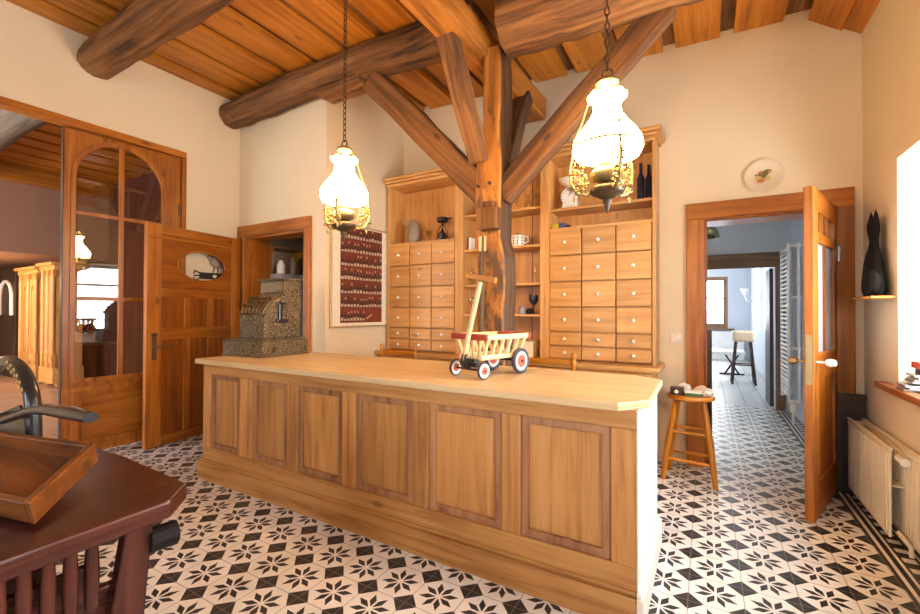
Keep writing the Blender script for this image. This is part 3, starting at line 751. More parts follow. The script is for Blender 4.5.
PX, PY = -1.27, 2.70
t = thing('timber_post', 'hewn timber post with four braces behind the counter', 'post', (PX,PY,0))
mb = MB()
zs = [2.99*q/23 for q in range(24)]
pr = None
for z in zs:
    w = .103; x0, x1 = PX-w+random.uniform(-.006,.006), PX+w+random.uniform(-.006,.006)
    if z > 1.6: x0 -= .012; x1 -= .03
    if z > 2.3: x0 += .055
    y0, y1 = PY-.10+random.uniform(-.005,.005), PY+.10
    r_ = [mb.bm.verts.new(p) for p in ((x0+.012,y0,z),(x1-.012,y0,z),(x1,y0+.015,z),(x1,y1,z),(x0,y1,z),(x0,y0+.015,z))]
    if pr:
        for k in range(6):
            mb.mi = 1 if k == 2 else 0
            mb._f([pr[k], pr[(k+1)%6], r_[(k+1)%6], r_[k]])
    mb.mi = 0
    if pr is None: mb._f(r_[::-1])
    pr = r_
mb._f(pr)
pm_ = W('post','Z').copy(); pm_.name = 'mottled_old_post'
n, l = pm_.node_tree.nodes, pm_.node_tree.links
b = [q for q in n if q.type == 'BSDF_PRINCIPLED'][0]; src = b.inputs['Base Color'].links[0].from_socket
tc = [q for q in n if q.type == 'TEX_COORD'][0]
mp = n.new('ShaderNodeMapping'); mp.inputs['Scale'].default_value = (13,13,5); l.new(tc.outputs['Object'], mp.inputs[0])
no = n.new('ShaderNodeTexNoise'); no.inputs['Scale'].default_value = 1.; no.inputs['Detail'].default_value = 6; no.inputs['Roughness'].default_value = .7; l.new(mp.outputs[0], no.inputs['Vector'])
sz = n.new('ShaderNodeSeparateXYZ'); l.new(tc.outputs['Object'], sz.inputs[0])
mr = n.new('ShaderNodeMapRange'); mr.inputs['From Min'].default_value = 1.5; mr.inputs['From Max'].default_value = 2.1; mr.inputs['To Min'].default_value = .03; mr.inputs['To Max'].default_value = -.10
l.new(sz.outputs[2], mr.inputs['Value'])
ad = n.new('ShaderNodeMath'); ad.operation = 'ADD'; l.new(no.outputs['Fac'], ad.inputs[0]); l.new(mr.outputs[0], ad.inputs[1])
cr = ramp(n, [(.46, (0,0,0)), (.60, (.9,.9,.9))]); l.new(ad.outputs[0], cr.inputs[0])
mx = n.new('ShaderNodeMixRGB'); mx.inputs[2].default_value = (.055,.032,.016,1); l.new(cr.outputs[0], mx.inputs[0]); l.new(src, mx.inputs[1]); l.new(mx.outputs[0], b.inputs['Base Color'])
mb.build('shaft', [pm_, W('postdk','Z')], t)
# worn bark strip on the front
mb = MB(); mb.bar((PX-.045,PY-.102,.86),(PX-.035,PY-.102,1.70),.012,.13,up=(0,1,0),h1=.09); mb.build('bark_patch', W('bark','Z'), t, jitter=.008)
mb = MB(); mb.box((PX-.065,PY-.17,1.735),(PX+.085,PY-.10,1.885)); mb.box((PX-.04,PY-.15,1.885),(PX+.05,PY-.10,1.93)); mb.build('bracket', W('brace','Z'), t, bevel=.01)
mb = MB(); mb.box((PX-.075,PY-.125,1.60),(PX-.025,PY-.10,1.70)); mb.build('wedge', W('birch','Z'), t, bevel=.006)
mb = MB()
for dx, z in ((-.07,2.05),(.02,2.06)): mb.cyl((PX+dx-.02,PY-.115,z),(PX+dx-.02,PY-.09,z),.011,n=8)
mb.build('peg', W('dark','Y'), t)
for p0, p1, w_, h_, u_, k_, a_ in (
    ((PX-.04,PY,2.00),(-2.38,2.66,3.07),.19,.13,(0,1,0),'brace','X'),
    ((PX+.05,PY,1.98),(-.20,2.74,2.985),.155,.12,(0,1,0),'brace','X'),
    ((PX-.085,PY-.085,2.22),(-1.445,2.30,3.02),.11,.13,(1,0,0),'brace','Z'),
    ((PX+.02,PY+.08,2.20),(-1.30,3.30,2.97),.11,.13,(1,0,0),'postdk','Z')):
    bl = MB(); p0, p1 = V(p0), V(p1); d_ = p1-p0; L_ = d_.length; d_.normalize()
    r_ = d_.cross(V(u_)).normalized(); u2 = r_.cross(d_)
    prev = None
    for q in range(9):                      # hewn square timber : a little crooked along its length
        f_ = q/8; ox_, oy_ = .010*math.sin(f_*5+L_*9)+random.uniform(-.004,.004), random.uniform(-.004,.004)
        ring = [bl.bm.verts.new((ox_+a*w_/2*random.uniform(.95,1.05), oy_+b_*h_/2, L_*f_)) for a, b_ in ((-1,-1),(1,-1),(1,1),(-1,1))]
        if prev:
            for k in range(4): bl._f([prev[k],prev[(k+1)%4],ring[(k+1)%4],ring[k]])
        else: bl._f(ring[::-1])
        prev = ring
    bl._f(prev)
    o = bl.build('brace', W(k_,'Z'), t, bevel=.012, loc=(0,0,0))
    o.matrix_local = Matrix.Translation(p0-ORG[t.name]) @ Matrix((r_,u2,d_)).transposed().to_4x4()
mb = MB(); mb.bar((-1.425,1.66,3.053),(-1.345,3.70,3.015),.20,.19,up=(0,0,1)); mb.build('saddle_beam', W('post','Y'), t, bevel=.015, jitter=.004)
mb = MB(); mb.box((-2.93,2.55,3.06),(-2.44,2.76,3.115)); tag(mb.build('pad_block', W('log','X'), bevel=.012), 'flat timber pad under the long log', 'block')
o = bpy.data.objects['pad_block']; o['category'] = 'timber block'

# ------------------------------------------------------------------ hanging oil lamps
def make_lamp(cx, cy, top, label):
    t = thing('hanging_lamp', label, 'lamp', (cx,cy,1.60), group='brass hanging lamps over the counter')
    c = V((cx,cy,0))
    # chain : links alternately turned
    mb = MB(); z = 2.235; k = 0
    while z < top-.02:
        L = []
        for j in range(12):
            a = 2*PI*j/12; ux, uz = .0095*math.cos(a), .021*math.sin(a)
            L.append((cx+(ux if k%2 else 0), cy+(0 if k%2 else ux), z+.015+uz))
        mb.tube(L, .0032, 5, closed=True, up=(.3,.9,.1)); z += .034; k += 1
    ch = mb.build('chain', M_['chain'], t, smooth=60)
    mb = MB(); mb.lathe([(.035,top),(.03,top-.02),(.008,top-.03)], (cx,cy,0), 14); mb.build('ceiling_hook', M_['chain'], t, smooth=50)
    # ring and smoke bell
    mb = MB(); mb.tube([(cx+.022*math.cos(2*PI*j/16),cy,2.215+.022*math.sin(2*PI*j/16)) for j in range(16)], .004, 6, closed=True, up=(0,1,0)); mb.build('ring', M_['chain'], t, smooth=50)
    mb = MB(); mb.lathe([(.005,2.195),(.03,2.195),(.046,2.185),(.05,2.172),(.044,2.165),(.03,2.160),(.005,2.165)], (cx,cy,0), 20); mb.build('smoke_bell', M_['brass'], t, smooth=50)
    # opal shade
    prof = [(.082,2.118),(.072,2.108),(.060,2.09),(.056,2.065),(.063,2.035),(.088,1.998),(.120,1.958),(.140,1.925),(.145,1.900),(.141,1.878),(.131,1.858)]
    inner = [(r-.004,z) for r, z in prof][::-1]
    mb = MB(); mb.lathe(prof+inner+[prof[0]], (cx,cy,0), 36)
    for v in mb.bm.verts:
        d = V((v.co.x-cx, v.co.y-cy)); a = math.atan2(d.y, d.x)
        if v.co.z > 2.10: v.co.z += .006*math.cos(a*9)
    mb.build('lamp_shade', M_['shade'], t, smooth=60)
    mb = MB(); mb.tube([(cx+.147*math.cos(2*PI*j/40),cy+.147*math.sin(2*PI*j/40),1.892) for j in range(40)], .0045, 6, closed=True); mb.build('shade_ring', M_['brass'], t, smooth=50)
    # glass chimney
    mb = MB(); mb.lathe([(.026,1.82),(.036,1.86),(.026,1.92),(.022,2.10),(.0205,2.10),(.0245,1.92),(.0345,1.86),(.0245,1.82),(.026,1.82)], (cx,cy,0), 16); mb.build('chimney', M_['glass'], t, smooth=50)
    # burner, font, finial
    mb = MB(); mb.lathe([(.012,1.845),(.030,1.835),(.034,1.825),(.028,1.812),(.050,1.805),(.066,1.792),(.070,1.775),(.060,1.758),(.034,1.748),(.016,1.742)], (cx,cy,0), 24); mb.build('burner_font', M_['brass'], t, smooth=50)
    mb = MB(); mb.lathe([(.016,1.745),(.045,1.735),(.070,1.722),(.074,1.708),(.066,1.695),(.036,1.682),(.018,1.672),(.020,1.660),(.010,1.648),(.012,1.636),(.004,1.622),(0,1.605)], (cx,cy,0), 24); mb.build('drip_bowl', M_['bronze'], t, smooth=50)
    # arms : scroll filigree rising from the font to the shade ring, rods up to the bell
    for q in range(3):
        a = q*2*PI/3 + math.radians(-60)
        dx, dy = math.cos(a), math.sin(a)
        P = lambda r, z: (cx+dx*r, cy+dy*r, z)
        mb = MB()
        mb.tube([P(.035,1.735),P(.085,1.70),P(.13,1.715),P(.158,1.765),P(.162,1.82),P(.149,1.892)], [.006,.007,.008,.008,.007,.005], 8)
        for (r0, z0, sc, s) in ((.118,1.745,.026,1),(.135,1.80,.022,-1),(.10,1.775,.018,1),(.155,1.735,.017,-1),(.15,1.845,.016,1),(.125,1.765,.014,-1),(.145,1.775,.015,1),(.085,1.745,.013,-1),(.145,1.815,.012,1),(.105,1.725,.012,1)):
            S = []
            for j in range(18):
                tt = j/17*2.6*PI; rr = sc*(1-.72*j/17); S.append(P(r0+rr*math.cos(tt*s), z0+rr*math.sin(tt)))
            mb.tube(S, .0034, 5, up=(-dy,dx,.05))
        for j in range(46):
            th = random.uniform(0, 6.28); rr = random.uniform(.0,.04); px = random.uniform(.09,.165); pz = random.uniform(1.72,1.84)
            off = random.uniform(-.018,.018)
            mb.lathe([(0,-.006),(.007,0),(0,.006)], (cx+dx*px-dy*off, cy+dy*px+dx*off, pz), 6)
        mb.lathe([(0,.018),(.007,.006),(.009,0),(.004,-.012),(0,-.022)], P(.14,1.69), 8)
        ar = mb.build('side_arm', M_['brass'], t, smooth=50)
        mb = MB(); mb.tube([P(.149,1.892),P(.140,1.955),P(.105,2.03),P(.086,2.09),P(.06,2.14),P(.044,2.172)], .0032, 6); mb.build('rod', M_['brass'], ar, smooth=50)
        mb = MB(); mb.tube([P(.141,1.945),P(.142,1.953),P(.138,1.961)], [.004,.01,.004], 8); mb.build('rod_boss', M_['brass'], ar, smooth=50)
    return t
make_lamp(-1.921, 1.9, zc(-1.921), 'lit brass hanging lamp in front of the niche, left of the post')
make_lamp(-.368, 1.9, zc(-.368), 'lit brass hanging lamp in front of the right drawer cabinet')

# ------------------------------------------------------------------ counter
CX0, CX1, CY0, CY1, CZ = -3.13, -.225, 1.70, 2.44, .85
t = thing('shop_counter', 'long pale wooden shop counter with panelled front', 'counter', ((CX0+CX1)/2,(CY0+CY1)/2,0))
mb = MB()
c = .09
top = [(CX0-.0,CY0-.03),(CX1-.02-.04,CY0-.03),(CX1+.035,CY0+c),(CX1+.035,CY1-c),(CX1-.10,CY1+.01),(CX0,CY1+.01)]
mb.prism(top, XY, CZ-.034, CZ); mb.build('countertop', W('ctop','X'), t, bevel=.006)
zb = .145; px = [-3.095,-3.008,-2.674,-2.546,-2.196,-2.106,-1.739,-1.642,-1.262,-1.166,-.779,-.69,-.319,-.225]
mb = MB(); mb.box((CX0+.035,CY0+.05,zb),(CX1-.002,CY1-.04,CZ-.034)); mb.build('carcass', W('counter','Z'), t)
for k in range(7):
    mb = MB(); mb.box((px[2*k],CY0+.012,zb+.085),(px[2*k+1] if k < 6 else CX1-.002,CY0+.05,.745)); mb.build('stile', W('counter','Z'), t, bevel=.005)
mb = MB(); mb.box((CX0+.035,CY0+.012,.745),(CX1-.002,CY0+.05,CZ-.034)); mb.build('top_rail', W('counter','X'), t, bevel=.004)
mb = MB(); mb.box((CX0+.035,CY0+.012,zb),(CX1-.002,CY0+.05,zb+.085)); mb.build('bottom_rail', W('counter','X'), t, bevel=.004)
for k in range(6):
    a, b = px[2*k+1], px[2*k+2]
    mb = MB(); mb.frame(rect(a,b,zb+.085,.745), rect(a+.035,b-.035,zb+.12,.71), XZ, CY0+.02, CY0+.05); pm = mb.build('panel_moulding', W('mould','Z'), t, bevel=.006)
    mb = MB(); mb.box((a+.03,CY0+.036,zb+.115),(b-.03,CY0+.05,.715)); mb.build('panel', W('counter','Z'), pm)
mb = MB(); mb.box((CX0-.02,CY0-.002,0),(CX1-.001,CY1+.0,zb-.02)); mb.box((CX0+.0,CY0+.004,zb-.02),(CX1-.001,CY1-.01,zb)); mb.build('plinth', W('counter','X'), t, bevel=.008)
mb = MB(); mb.box((CX1-.002,CY0+.012,zb),(CX1+.006,CY1-.04,CZ-.034)); mb.build('end_board', M_['endglare'], t, bevel=.003)  # board and plinth end coloured pale to stand in for overexposed window light
mb = MB(); mb.box((CX1-.0008,CY0-.002,0),(CX1+.024,CY1-.002,zb-.021)); mb.prism([(CX1-.0008,CY0+.004),(CX1+.015,CY0+.004),(CX1+.015,CY1-.01),(CX1-.0008,CY1-.01)], XY, zb-.021, zb-.0005); mb.build('end_plinth', M_['endglare'], t, bevel=.003)

# ------------------------------------------------------------------ cash register
rz = math.radians(4)
t = thing('cash_register', 'old embossed brass cash register on the counter end', 'cash register', (-2.714-.215*math.cos(rz)-.215*math.sin(rz)-.022,1.922-.215*math.sin(rz)+.215*math.cos(rz),CZ), rotz=rz, local=True)
mb = MB(); mb.box((-.215,-.215,0),(.215,.215,.115)); mb.box((-.205,-.205,.115),(.205,.205,.13)); bs = mb.build('drawer_base', M_['orn'], t, bevel=.006)
mb = MB(); mb.box((-.222,-.222,0),(.222,.222,.012)); mb.build('base_rim', M_['oldbrass'], bs, bevel=.003)
side = [(-.15,.13),(.195,.13),(.195,.46),(.02,.46),(-.015,.445),(-.05,.425),(-.085,.40),(-.115,.372),(-.138,.345),(-.15,.31)]
mb = MB(); mb.prism(side, lambda a, b, d: (d,a,b), -.115, .155); mb.build('body', M_['orn'], t, bevel=.008)
mb = MB(); mb.box((-.125,.02,.455),(.165,.20,.47)); mb.box((-.115,.03,.47),(.155,.19,.575)); mb.box((-.128,.018,.575),(.168,.203,.592)); tb = mb.build('display_box', M_['orn'], t, bevel=.005)
mb = MB(); mb.box((-.095,.024,.485),(.135,.031,.56)); mb.build('display_window', M_['oldbrass'], tb)
for r_ in range(4):
    for k in range(7):
        a, b = side[9-r_-1] if r_ else side[9]
        kx = -.09+.22*k/6
        mb = MB(); mb.cyl((kx,a+.01,b+.0),(kx,a-.022,b+.016),.010,n=8); mb.build('key', M_['oldbrass'], t, smooth=40)
mb = MB()
for k in range(7): mb.tube([(-.10+.24*k/6,y_,z_+.006) for y_, z_ in side[4:]], .006, 6)
mb.build('rib', M_['oldbrass'], t, smooth=40)
mb = MB(); mb.box((.156,-.03,.27),(.176,.0,.40)); mb.box((.156,-.05,.25),(.180,.055,.275)); mb.box((.156,-.045,.385),(.178,.03,.405)); mb.build('crank', M_['iron'], t, bevel=.005)
mb = MB(); mb.cyl((-.115,-.08,.30),(-.17,-.08,.30),.010,n=8); mb.build('lever', M_['iron'], t)

# ------------------------------------------------------------------ toy hand cart
f = V((-.262,-.965)).normalized(); th = math.atan2(-f.x, f.y)
wc = V((-1.005,2.075,CZ))
t = thing('toy_handcart', 'toy wooden ladder handcart with red boards and rubber wheels on the counter', 'toy cart', wc, rotz=th, local=True)
CS = 1.13; t.scale = (CS,CS,CS)
iv = Matrix.Rotation(-th,3,'Z')
def toL(p): return (iv @ (V(p)-wc))/CS
hw, hl = .078, .125
mb = MB(); mb.box((-.062,-.15,.085),(.062,.14,.096)); mb.build('cart_floor', W('birch','Y'), t, bevel=.002)
for s in (-1, 1):
    mb = MB(); mb.bar((s*.064,-.155,.092),(s*.064,.145,.092),.014,.022); mb.bar((s*.098,-.165,.185),(s*.098,.155,.185),.013,.024)
    lr = mb.build('side_rail', W('birch','Y'), t, bevel=.003)
    for k in range(6):
        yy = -.14+.27*k/5
        mb = MB(); mb.bar((s*.064,yy*.92,.095),(s*.097,yy,.18),.011,.014,up=(0,1,0)); mb.build('slat', W('birch','Z'), lr, bevel=.002)
for yy, hh in ((.152,.185),(-.162,.185)):
    mb = MB(); mb.bar((-.112,yy,hh),(.112,yy,hh),.013,.028); eb = mb.build('end_board', M_['red'], t, bevel=.003)
    for k in range(4):
        xx = -.06+.12*k/3; mb = MB(); mb.bar((xx*.8,yy*.92,.095),(xx*1.25,yy,.18),.011,.012,up=(1,0,0)); mb.build('slat', W('birch','Z'), eb, bevel=.002)
def wheel(x, y, r, s):
    mb = MB(); rr = r*.84; tb_ = r-rr
    mb.tube([(x,y+rr*math.cos(2*PI*k/28),r+rr*math.sin(2*PI*k/28)) for k in range(28)], tb_, 8, closed=True, up=(1,0,0)); w = mb.build('wheel', M_['rubber'], t, smooth=60)
    mb = MB(); X = Matrix.Translation((x,y,r)) @ Matrix.Rotation(PI/2,4,'Y'); mb.lathe([(0,-.006),(rr,-.006),(rr,.006),(0,.006)], (0,0,0), 24, X=X); mb.build('wheel_disc', M_['porc'], w, bevel=.002)
    mb = MB(); mb.lathe([(0,-.009),(rr*.55,-.008),(rr*.6,0),(rr*.55,.008),(0,.009)], (0,0,0), 24, X=X); mb.build('hub_disc', M_['redhub'], w, smooth=40)
    mb = MB(); mb.lathe([(0,-.013),(r*.13,-.012),(r*.13,.012),(0,.013)], (0,0,0), 12, X=X); mb.build('axle_cap', M_['iron'], w, smooth=40)
for s in (-1, 1): wheel(s*.088,-.115,.063,s); wheel(s*.088,.150,.039,s)
for yy, zz_ in ((-.115,.063),(.150,.039)):
    mb = MB(); mb.cyl((-.085,yy,zz_),(.085,yy,zz_),.005,n=8); mb.build('axle', M_['iron'], t)
mb = MB(); mb.box((-.05,.12,.05),(.05,.16,.07)); mb.box((-.03,.11,.068),(.03,.15,.086)); mb.build('turntable', M_['iron'], t, bevel=.002)
mb = MB(); mb.box((-.02,-.125,.058),(.02,-.10,.086)); mb.build('axle_block', M_['iron'], t, bevel=.002)
h0 = toL((-1.062,1.865,.93)); h1 = toL((-.93,1.80,1.33))
mb = MB(); mb.bar(h0,h1,.016,.02,up=(0,1,0)); hd = mb.build('drawbar', W('birch','Z'), t, bevel=.003)
mb = MB(); mb.bar(toL((-1.005,1.80,1.362)),toL((-.845,1.80,1.333)),.020,.024); mb.build('grip', W('stool','X'), hd, bevel=.005)
mb = MB(); mb.tube([(0,.15,.05),(0,.17,.05),h0*.6+V((0,.17,.05))*.4,h0,h0.lerp(h1,.12)], [.012,.012,.012,.013,.011], 8); mb.build('hitch', M_['iron'], hd, smooth=40)

# ------------------------------------------------------------------ chairs behind the counter
t = thing('dining_chair', 'wooden chair with turned posts standing behind the counter beside the poster', 'chair', (-2.36,2.98,0), group='wooden chairs behind the counter')
cx, cy = -2.36, 2.98
wd = .16
mb = MB(); mb.prism([(cx-.165,cy),(cx+.165,cy),(cx+.142,cy-.36),(cx-.142,cy-.36)], XY, .43, .46); mb.build('seat', W('stool','Y'), t, bevel=.01)
for s in (-1, 1):
    mb = MB(); mb.lathe([(.016,0),(.018,.3),(.020,.45),(.018,.6),(.016,.80),(.021,.81),(.021,.835),(.012,.845),(.018,.858),(.020,.872),(.015,.888),(0,.894)], (0,0,0), 12, X=Matrix.Translation((cx+s*wd,cy+.01,0)) @ Matrix.Rotation(s*.03,4,'Y')); mb.build('back_post', W('stool','Z'), t, smooth=50)
    mb = MB(); mb.cyl((cx+s*.127,cy-.33,0),(cx+s*.122,cy-.32,.43),.017,.02); mb.build('leg', W('stool','Z'), t, smooth=50)
for z in (.82,.68):
    mb = MB(); mb.bar((cx-wd-z*.025,cy+.01,z),(cx+wd+z*.025,cy+.01,z),.02,.045); mb.build('back_rail', W('stool','X'), t, bevel=.008)
for p0, p1 in (((cx-.127,cy-.325,.2),(cx+.127,cy-.325,.2)),((cx-.127,cy-.32,.24),(cx-wd,cy+.01,.24)),((cx+.127,cy-.32,.24),(cx+wd,cy+.01,.24))):
    mb = MB(); mb.bar(p0,p1,.02,.02); mb.build('stretcher', W('stool','X'), t)
dup(t, (-1.01,3.05,0), 0., label='wooden chair with turned posts standing behind the counter beside the timber post')

# ------------------------------------------------------------------ drawer cabinets
UY = 3.50; UB = BY-.004; UT = 2.575
Z6 = [.795,.905,1.02,1.225,1.437,1.655,1.875]
def crown(t, x0, x1, endL, endR):
    mb = MB()
    a, b = (x0-.045 if endL else x0), (x1+.045 if endR else x1)
    mb.box((x0,UY-.015,UT-.09),(x1,UB,UT-.055)); mb.box((a if not endL else x0-.02,UY-.035,UT-.055),(b if not endR else x1+.02,UB,UT-.03)); mb.box((a,UY-.06,UT-.03),(b,UB,UT))
    mb.build('crown', W('pine','X'), t, bevel=.008)
def drawers(t, cols, face):
    for r in range(6):
        z0, z1 = Z6[r]+.0065, Z6[r+1]-.0065
        for k in range(3):
            a, b = cols[k]+.0055, cols[k+1]-.0055
            mb = MB(); mb.box((a,face+random.uniform(-.003,.003),z0),(b,face+.14,z1)); d = mb.build('drawer', W('pine','X'), t, bevel=.004)
            mb = MB(); xk, zk = (a+b)/2, (z0+z1)/2
            mb.lathe([(.006,0),(.007,.008),(.013,.014),(.015,.022),(.010,.030),(0,.032)], (0,0,0), 12, X=Matrix.Translation((xk,face-.002,zk)) @ Matrix.Rotation(PI/2,4,'X')); mb.build('knob', M_['porc'], d, smooth=50)
def unit(name, label, x0, x1, cols, shelfz, eL, eR):
    t = thing(name, label, 'cabinet', ((x0+x1)/2,UB,.80), group='drawer cabinets against the back wall')
    mb = MB(); mb.box((x0,UY+.004,.785),(cols[0],UB,UT-.09)); mb.build('side_panel', W('pine','Z'), t, bevel=.003)
    mb = MB(); mb.box((cols[3],UY+.004,.785),(x1,UB,UT-.09)); mb.build('side_panel', W('pine','Z'), t, bevel=.003)
    mb = MB(); mb.box((cols[0],UB-.015,.785),(cols[3],UB,UT-.09)); mb.build('back_panel', W('pine','Z'), t)
    mb = MB()
    for z in [Z6[0]]+Z6[1:6]: mb.box((cols[0],UY+.035,z-.006),(cols[3],UB-.016,z+.006))
    mb.box((cols[0],UY+.002,Z6[6]-.006),(cols[3],UB-.015,Z6[6]+.016))
    for k in (1, 2): mb.box((cols[k]-.005,UY+.035,Z6[0]),(cols[k]+.005,UB-.016,Z6[6]))
    mb.build('divider', W('pine','X'), t)
    if shelfz:
        mb = MB(); mb.box((cols[0],UY+.02,shelfz-.022),(cols[3],UB-.015,shelfz)); mb.build('shelf', W('pine','X'), t, bevel=.003)
    crown(t, x0, x1, eL, eR); drawers(t, cols, UY)
    return t
unit('drawer_cabinet', 'golden pine drawer cabinet with a stoneware jug, beside the poster', -2.915,-2.045, [-2.880,-2.622,-2.354,-2.085], None, False, False)
unit('drawer_cabinet', 'golden pine drawer cabinet with white scale, beside the passage door', -1.190,-.328, [-1.150,-.880,-.612,-.352], 2.06, False, True)
t = thing('shelf_cabinet', 'open golden pine shelves between the two drawer cabinets', 'cabinet', (-1.62,UB,.80))
mb = MB(); mb.box((-2.044,UY+.01,.785),(-2.0,UB,UT-.09)); mb.build('side_panel', W('pine','Z'), t, bevel=.003)
mb = MB(); mb.box((-1.235,UY+.01,.785),(-1.191,UB,UT-.09)); mb.build('side_panel', W('pine','Z'), t, bevel=.003)
mb = MB(); mb.box((-2.0,UB-.012,.785),(-1.235,UB,UT-.09)); mb.build('back_panel', W('pine','Z'), t)
mb = MB()
for x in (-1.81,-1.62,-1.40): mb.box((x-.003,UB-.016,.785),(x+.003,UB-.012,UT-.09))
mb.build('board_joint', W('dark','Z'), t)
for z in (1.165,1.443,1.775,2.105):
    mb = MB(); mb.box((-1.9995,UY+.03,z-.022),(-1.2355,UB-.017,z)); mb.build('shelf', W('pine','X'), t, bevel=.003)
crown(t, -2.044, -1.191, False, False)
# base cabinet
t = thing('base_cabinet', 'long golden pine base cabinet with a ledge under the drawers', 'cabinet', (-1.6,3.5,0))
mb = MB(); mb.box((-2.90,3.38,.06),(-.34,UB,.742)); mb.build('carcass', W('pine','Z'), t, bevel=.004)
mb = MB(); mb.prism([(-2.955,3.345),(-.285,3.345),(-.285,UB),(-2.91,UB)], XY, .742, .784); mb.build('ledge', W('pine','X'), t, bevel=.012)
mb = MB(); mb.box((-2.88,3.40,0),(-.36,UB,.06)); mb.build('plinth', W('pine','X'), t)
for k in range(6):
    a = -2.88+k*.422
    mb = MB(); mb.box((a+.008,3.362,.56),(a+.412,3.38,.728)); d = mb.build('drawer', W('pine','X'), t, bevel=.005)
    mb = MB(); mb.lathe([(.006,0),(.008,.01),(.015,.018),(.012,.028),(0,.03)], (0,0,0), 12, X=Matrix.Translation((a+.21,3.362,.64)) @ Matrix.Rotation(PI/2,4,'X')); mb.build('knob', M_['porc'], d, smooth=50)
    mb = MB(); mb.box((a+.008,3.364,.09),(a+.412,3.38,.545)); mb.build('door', W('pine','Z'), t, bevel=.005)

# ------------------------------------------------------------------ things on the shelves
zA = Z6[6]+.0166
t = thing('stoneware_jug', 'grey stoneware jug with a small handle on the left cabinet', 'jug', (-2.66,3.62,zA))
mb = MB(); mb.lathe([(.05,0),(.062,.01),(.070,.06),(.072,.14),(.062,.19),(.038,.225),(.026,.238),(.028,.255),(.022,.262),(.020,.24),(0,.235)], (-2.66,3.62,zA), 24); mb.build('body', M_['stone'], t, smooth=60)
mb = MB(); mb.tube([(-2.69,3.60,zA+.245),(-2.73,3.585,zA+.25),(-2.755,3.575,zA+.225),(-2.735,3.585,zA+.195),(-2.712,3.60,zA+.185)], .009, 8); mb.build('handle', M_['stone'], t, smooth=60)
t = thing('stem_glass', 'small stemmed glass between the jug and the burner', 'glass', (-2.465,3.62,zA))
mb = MB(); mb.lathe([(.028,0),(.028,.004),(.005,.010),(.005,.05),(.022,.065),(.034,.115),(.032,.115),(.020,.068),(0,.062)], (-2.465,3.62,zA), 18); mb.build('bowl', M_['glass'], t, smooth=60)
mb = MB(); mb.tube([(-2.465+.034*math.cos(2*PI*k/20),3.62+.034*math.sin(2*PI*k/20),zA+.116) for k in range(20)], .003, 6, closed=True); mb.build('rim', M_['oldbrass'], t, smooth=60)
t = thing('spirit_burner', 'dark wire framed spirit burner with a pan on top', 'burner', (-2.30,3.62,zA))
c = (-2.30,3.62,zA)
mb = MB(); mb.lathe([(.05,0),(.05,.012),(.035,.02),(.042,.05),(.042,.08),(.02,.095),(.012,.12),(0,.122)], c, 18); mb.build('burner_body', M_['iron'], t, smooth=50)
mb = MB()
for k in range(4):
    a = 2*PI*k/4+.5; mb.tube([(c[0]+.058*math.cos(a),c[1]+.058*math.sin(a),zA),(c[0]+.05*math.cos(a),c[1]+.05*math.sin(a),zA+.10),(c[0]+.02*math.cos(a),c[1]+.02*math.sin(a),zA+.15),(c[0],c[1],zA+.19)], .0045, 6)
mb.tube([(c[0]+.055*math.cos(2*PI*k/20),c[1]+.055*math.sin(2*PI*k/20),zA+.05) for k in range(20)], .004, 6, closed=True); mb.build('wire_frame', M_['iron'], t, smooth=50)
mb = MB(); mb.lathe([(.012,.185),(.045,.19),(.058,.205),(.060,.235),(.055,.24),(.0,.245)], c, 18); mb.build('pan', M_['iron'], t, smooth=50)
mb = MB(); mb.tube([(c[0]+.05,3.62,zA+.225),(c[0]+.10,3.62,zA+.225)], .008, 8); mb.build('pan_handle', M_['iron'], t, smooth=50)

GP = {}
def goblet(name, kind, x, y, z, h, r, label, mat='glass', grp='glassware on the middle shelves'):
    c = (x,y,z)
    mb = MB()
    if kind == 'stem': pr = [(r*.8,0),(r*.8,h*.03),(r*.14,h*.08),(r*.12,h*.45),(r*.75,h*.60),(r,h*.8),(r*.85,h),(r*.80,h),(r*.92,h*.8),(r*.68,h*.62),(0,h*.52)]
    elif kind == 'tumbler': pr = [(r*.85,0),(r,h),(r*.92,h),(r*.78,h*.06),(0,h*.06)]
    elif kind == 'carafe': pr = [(r*.9,0),(r,h*.1),(r*.9,h*.4),(r*.4,h*.6),(r*.35,h*.8),(r*.55,h),(r*.50,h),(r*.3,h*.8),(r*.34,h*.6),(r*.82,h*.4),(r*.9,h*.1),(0,h*.04)]
    else: pr = [(r*.9,0),(r,h*.06),(r,h*.75),(r*.8,h*.86),(r*.8,h*.95),(r*.9,h),(0,h)]
    mb.lathe(pr, c, 18)
    return tag(mb.build(name, M_[mat], smooth=60, loc=c), label, 'glassware', grp)
s4, s3, s2, s1 = 2.106, 1.776, 1.444, 1.166
goblet('stem_glass','stem',-1.50,3.62,s4,.13,.022,'small stemmed glass on the top middle shelf, nearest the post')
goblet('carafe','carafe',-1.385,3.62,s4,.15,.036,'clear glass carafe on the top middle shelf')
goblet('tumbler','tumbler',-1.295,3.62,s4,.14,.026,'tall clear tumbler on the top middle shelf beside the upright')
goblet('glass_bottle','jar',-1.318,3.62,s2,.19,.028,'tall clear glass bottle on the third shelf down')
goblet('dark_goblet','stem',-1.325,3.60,s1,.17,.044,'dark blue goblet on the lowest open shelf','darkglass')
goblet('glass_jar','jar',-1.435,3.60,s1,.065,.034,'low glass jar beside the dark blue goblet','frost')
goblet('carafe','carafe',-1.955,3.62,s2,.16,.034,'clear glass carafe on the shelf left of the post')
goblet('stem_glass','stem',-1.905,3.60,s2,.13,.03,'stemmed glass beside the carafe left of the post')
goblet('stem_glass','stem',-1.955,3.60,s1,.16,.03,'stemmed glass low on the shelf left of the post')
goblet('small_pot','jar',-1.385,3.66,s1,.05,.03,'small black pot between the glass jar and dark goblet','black')
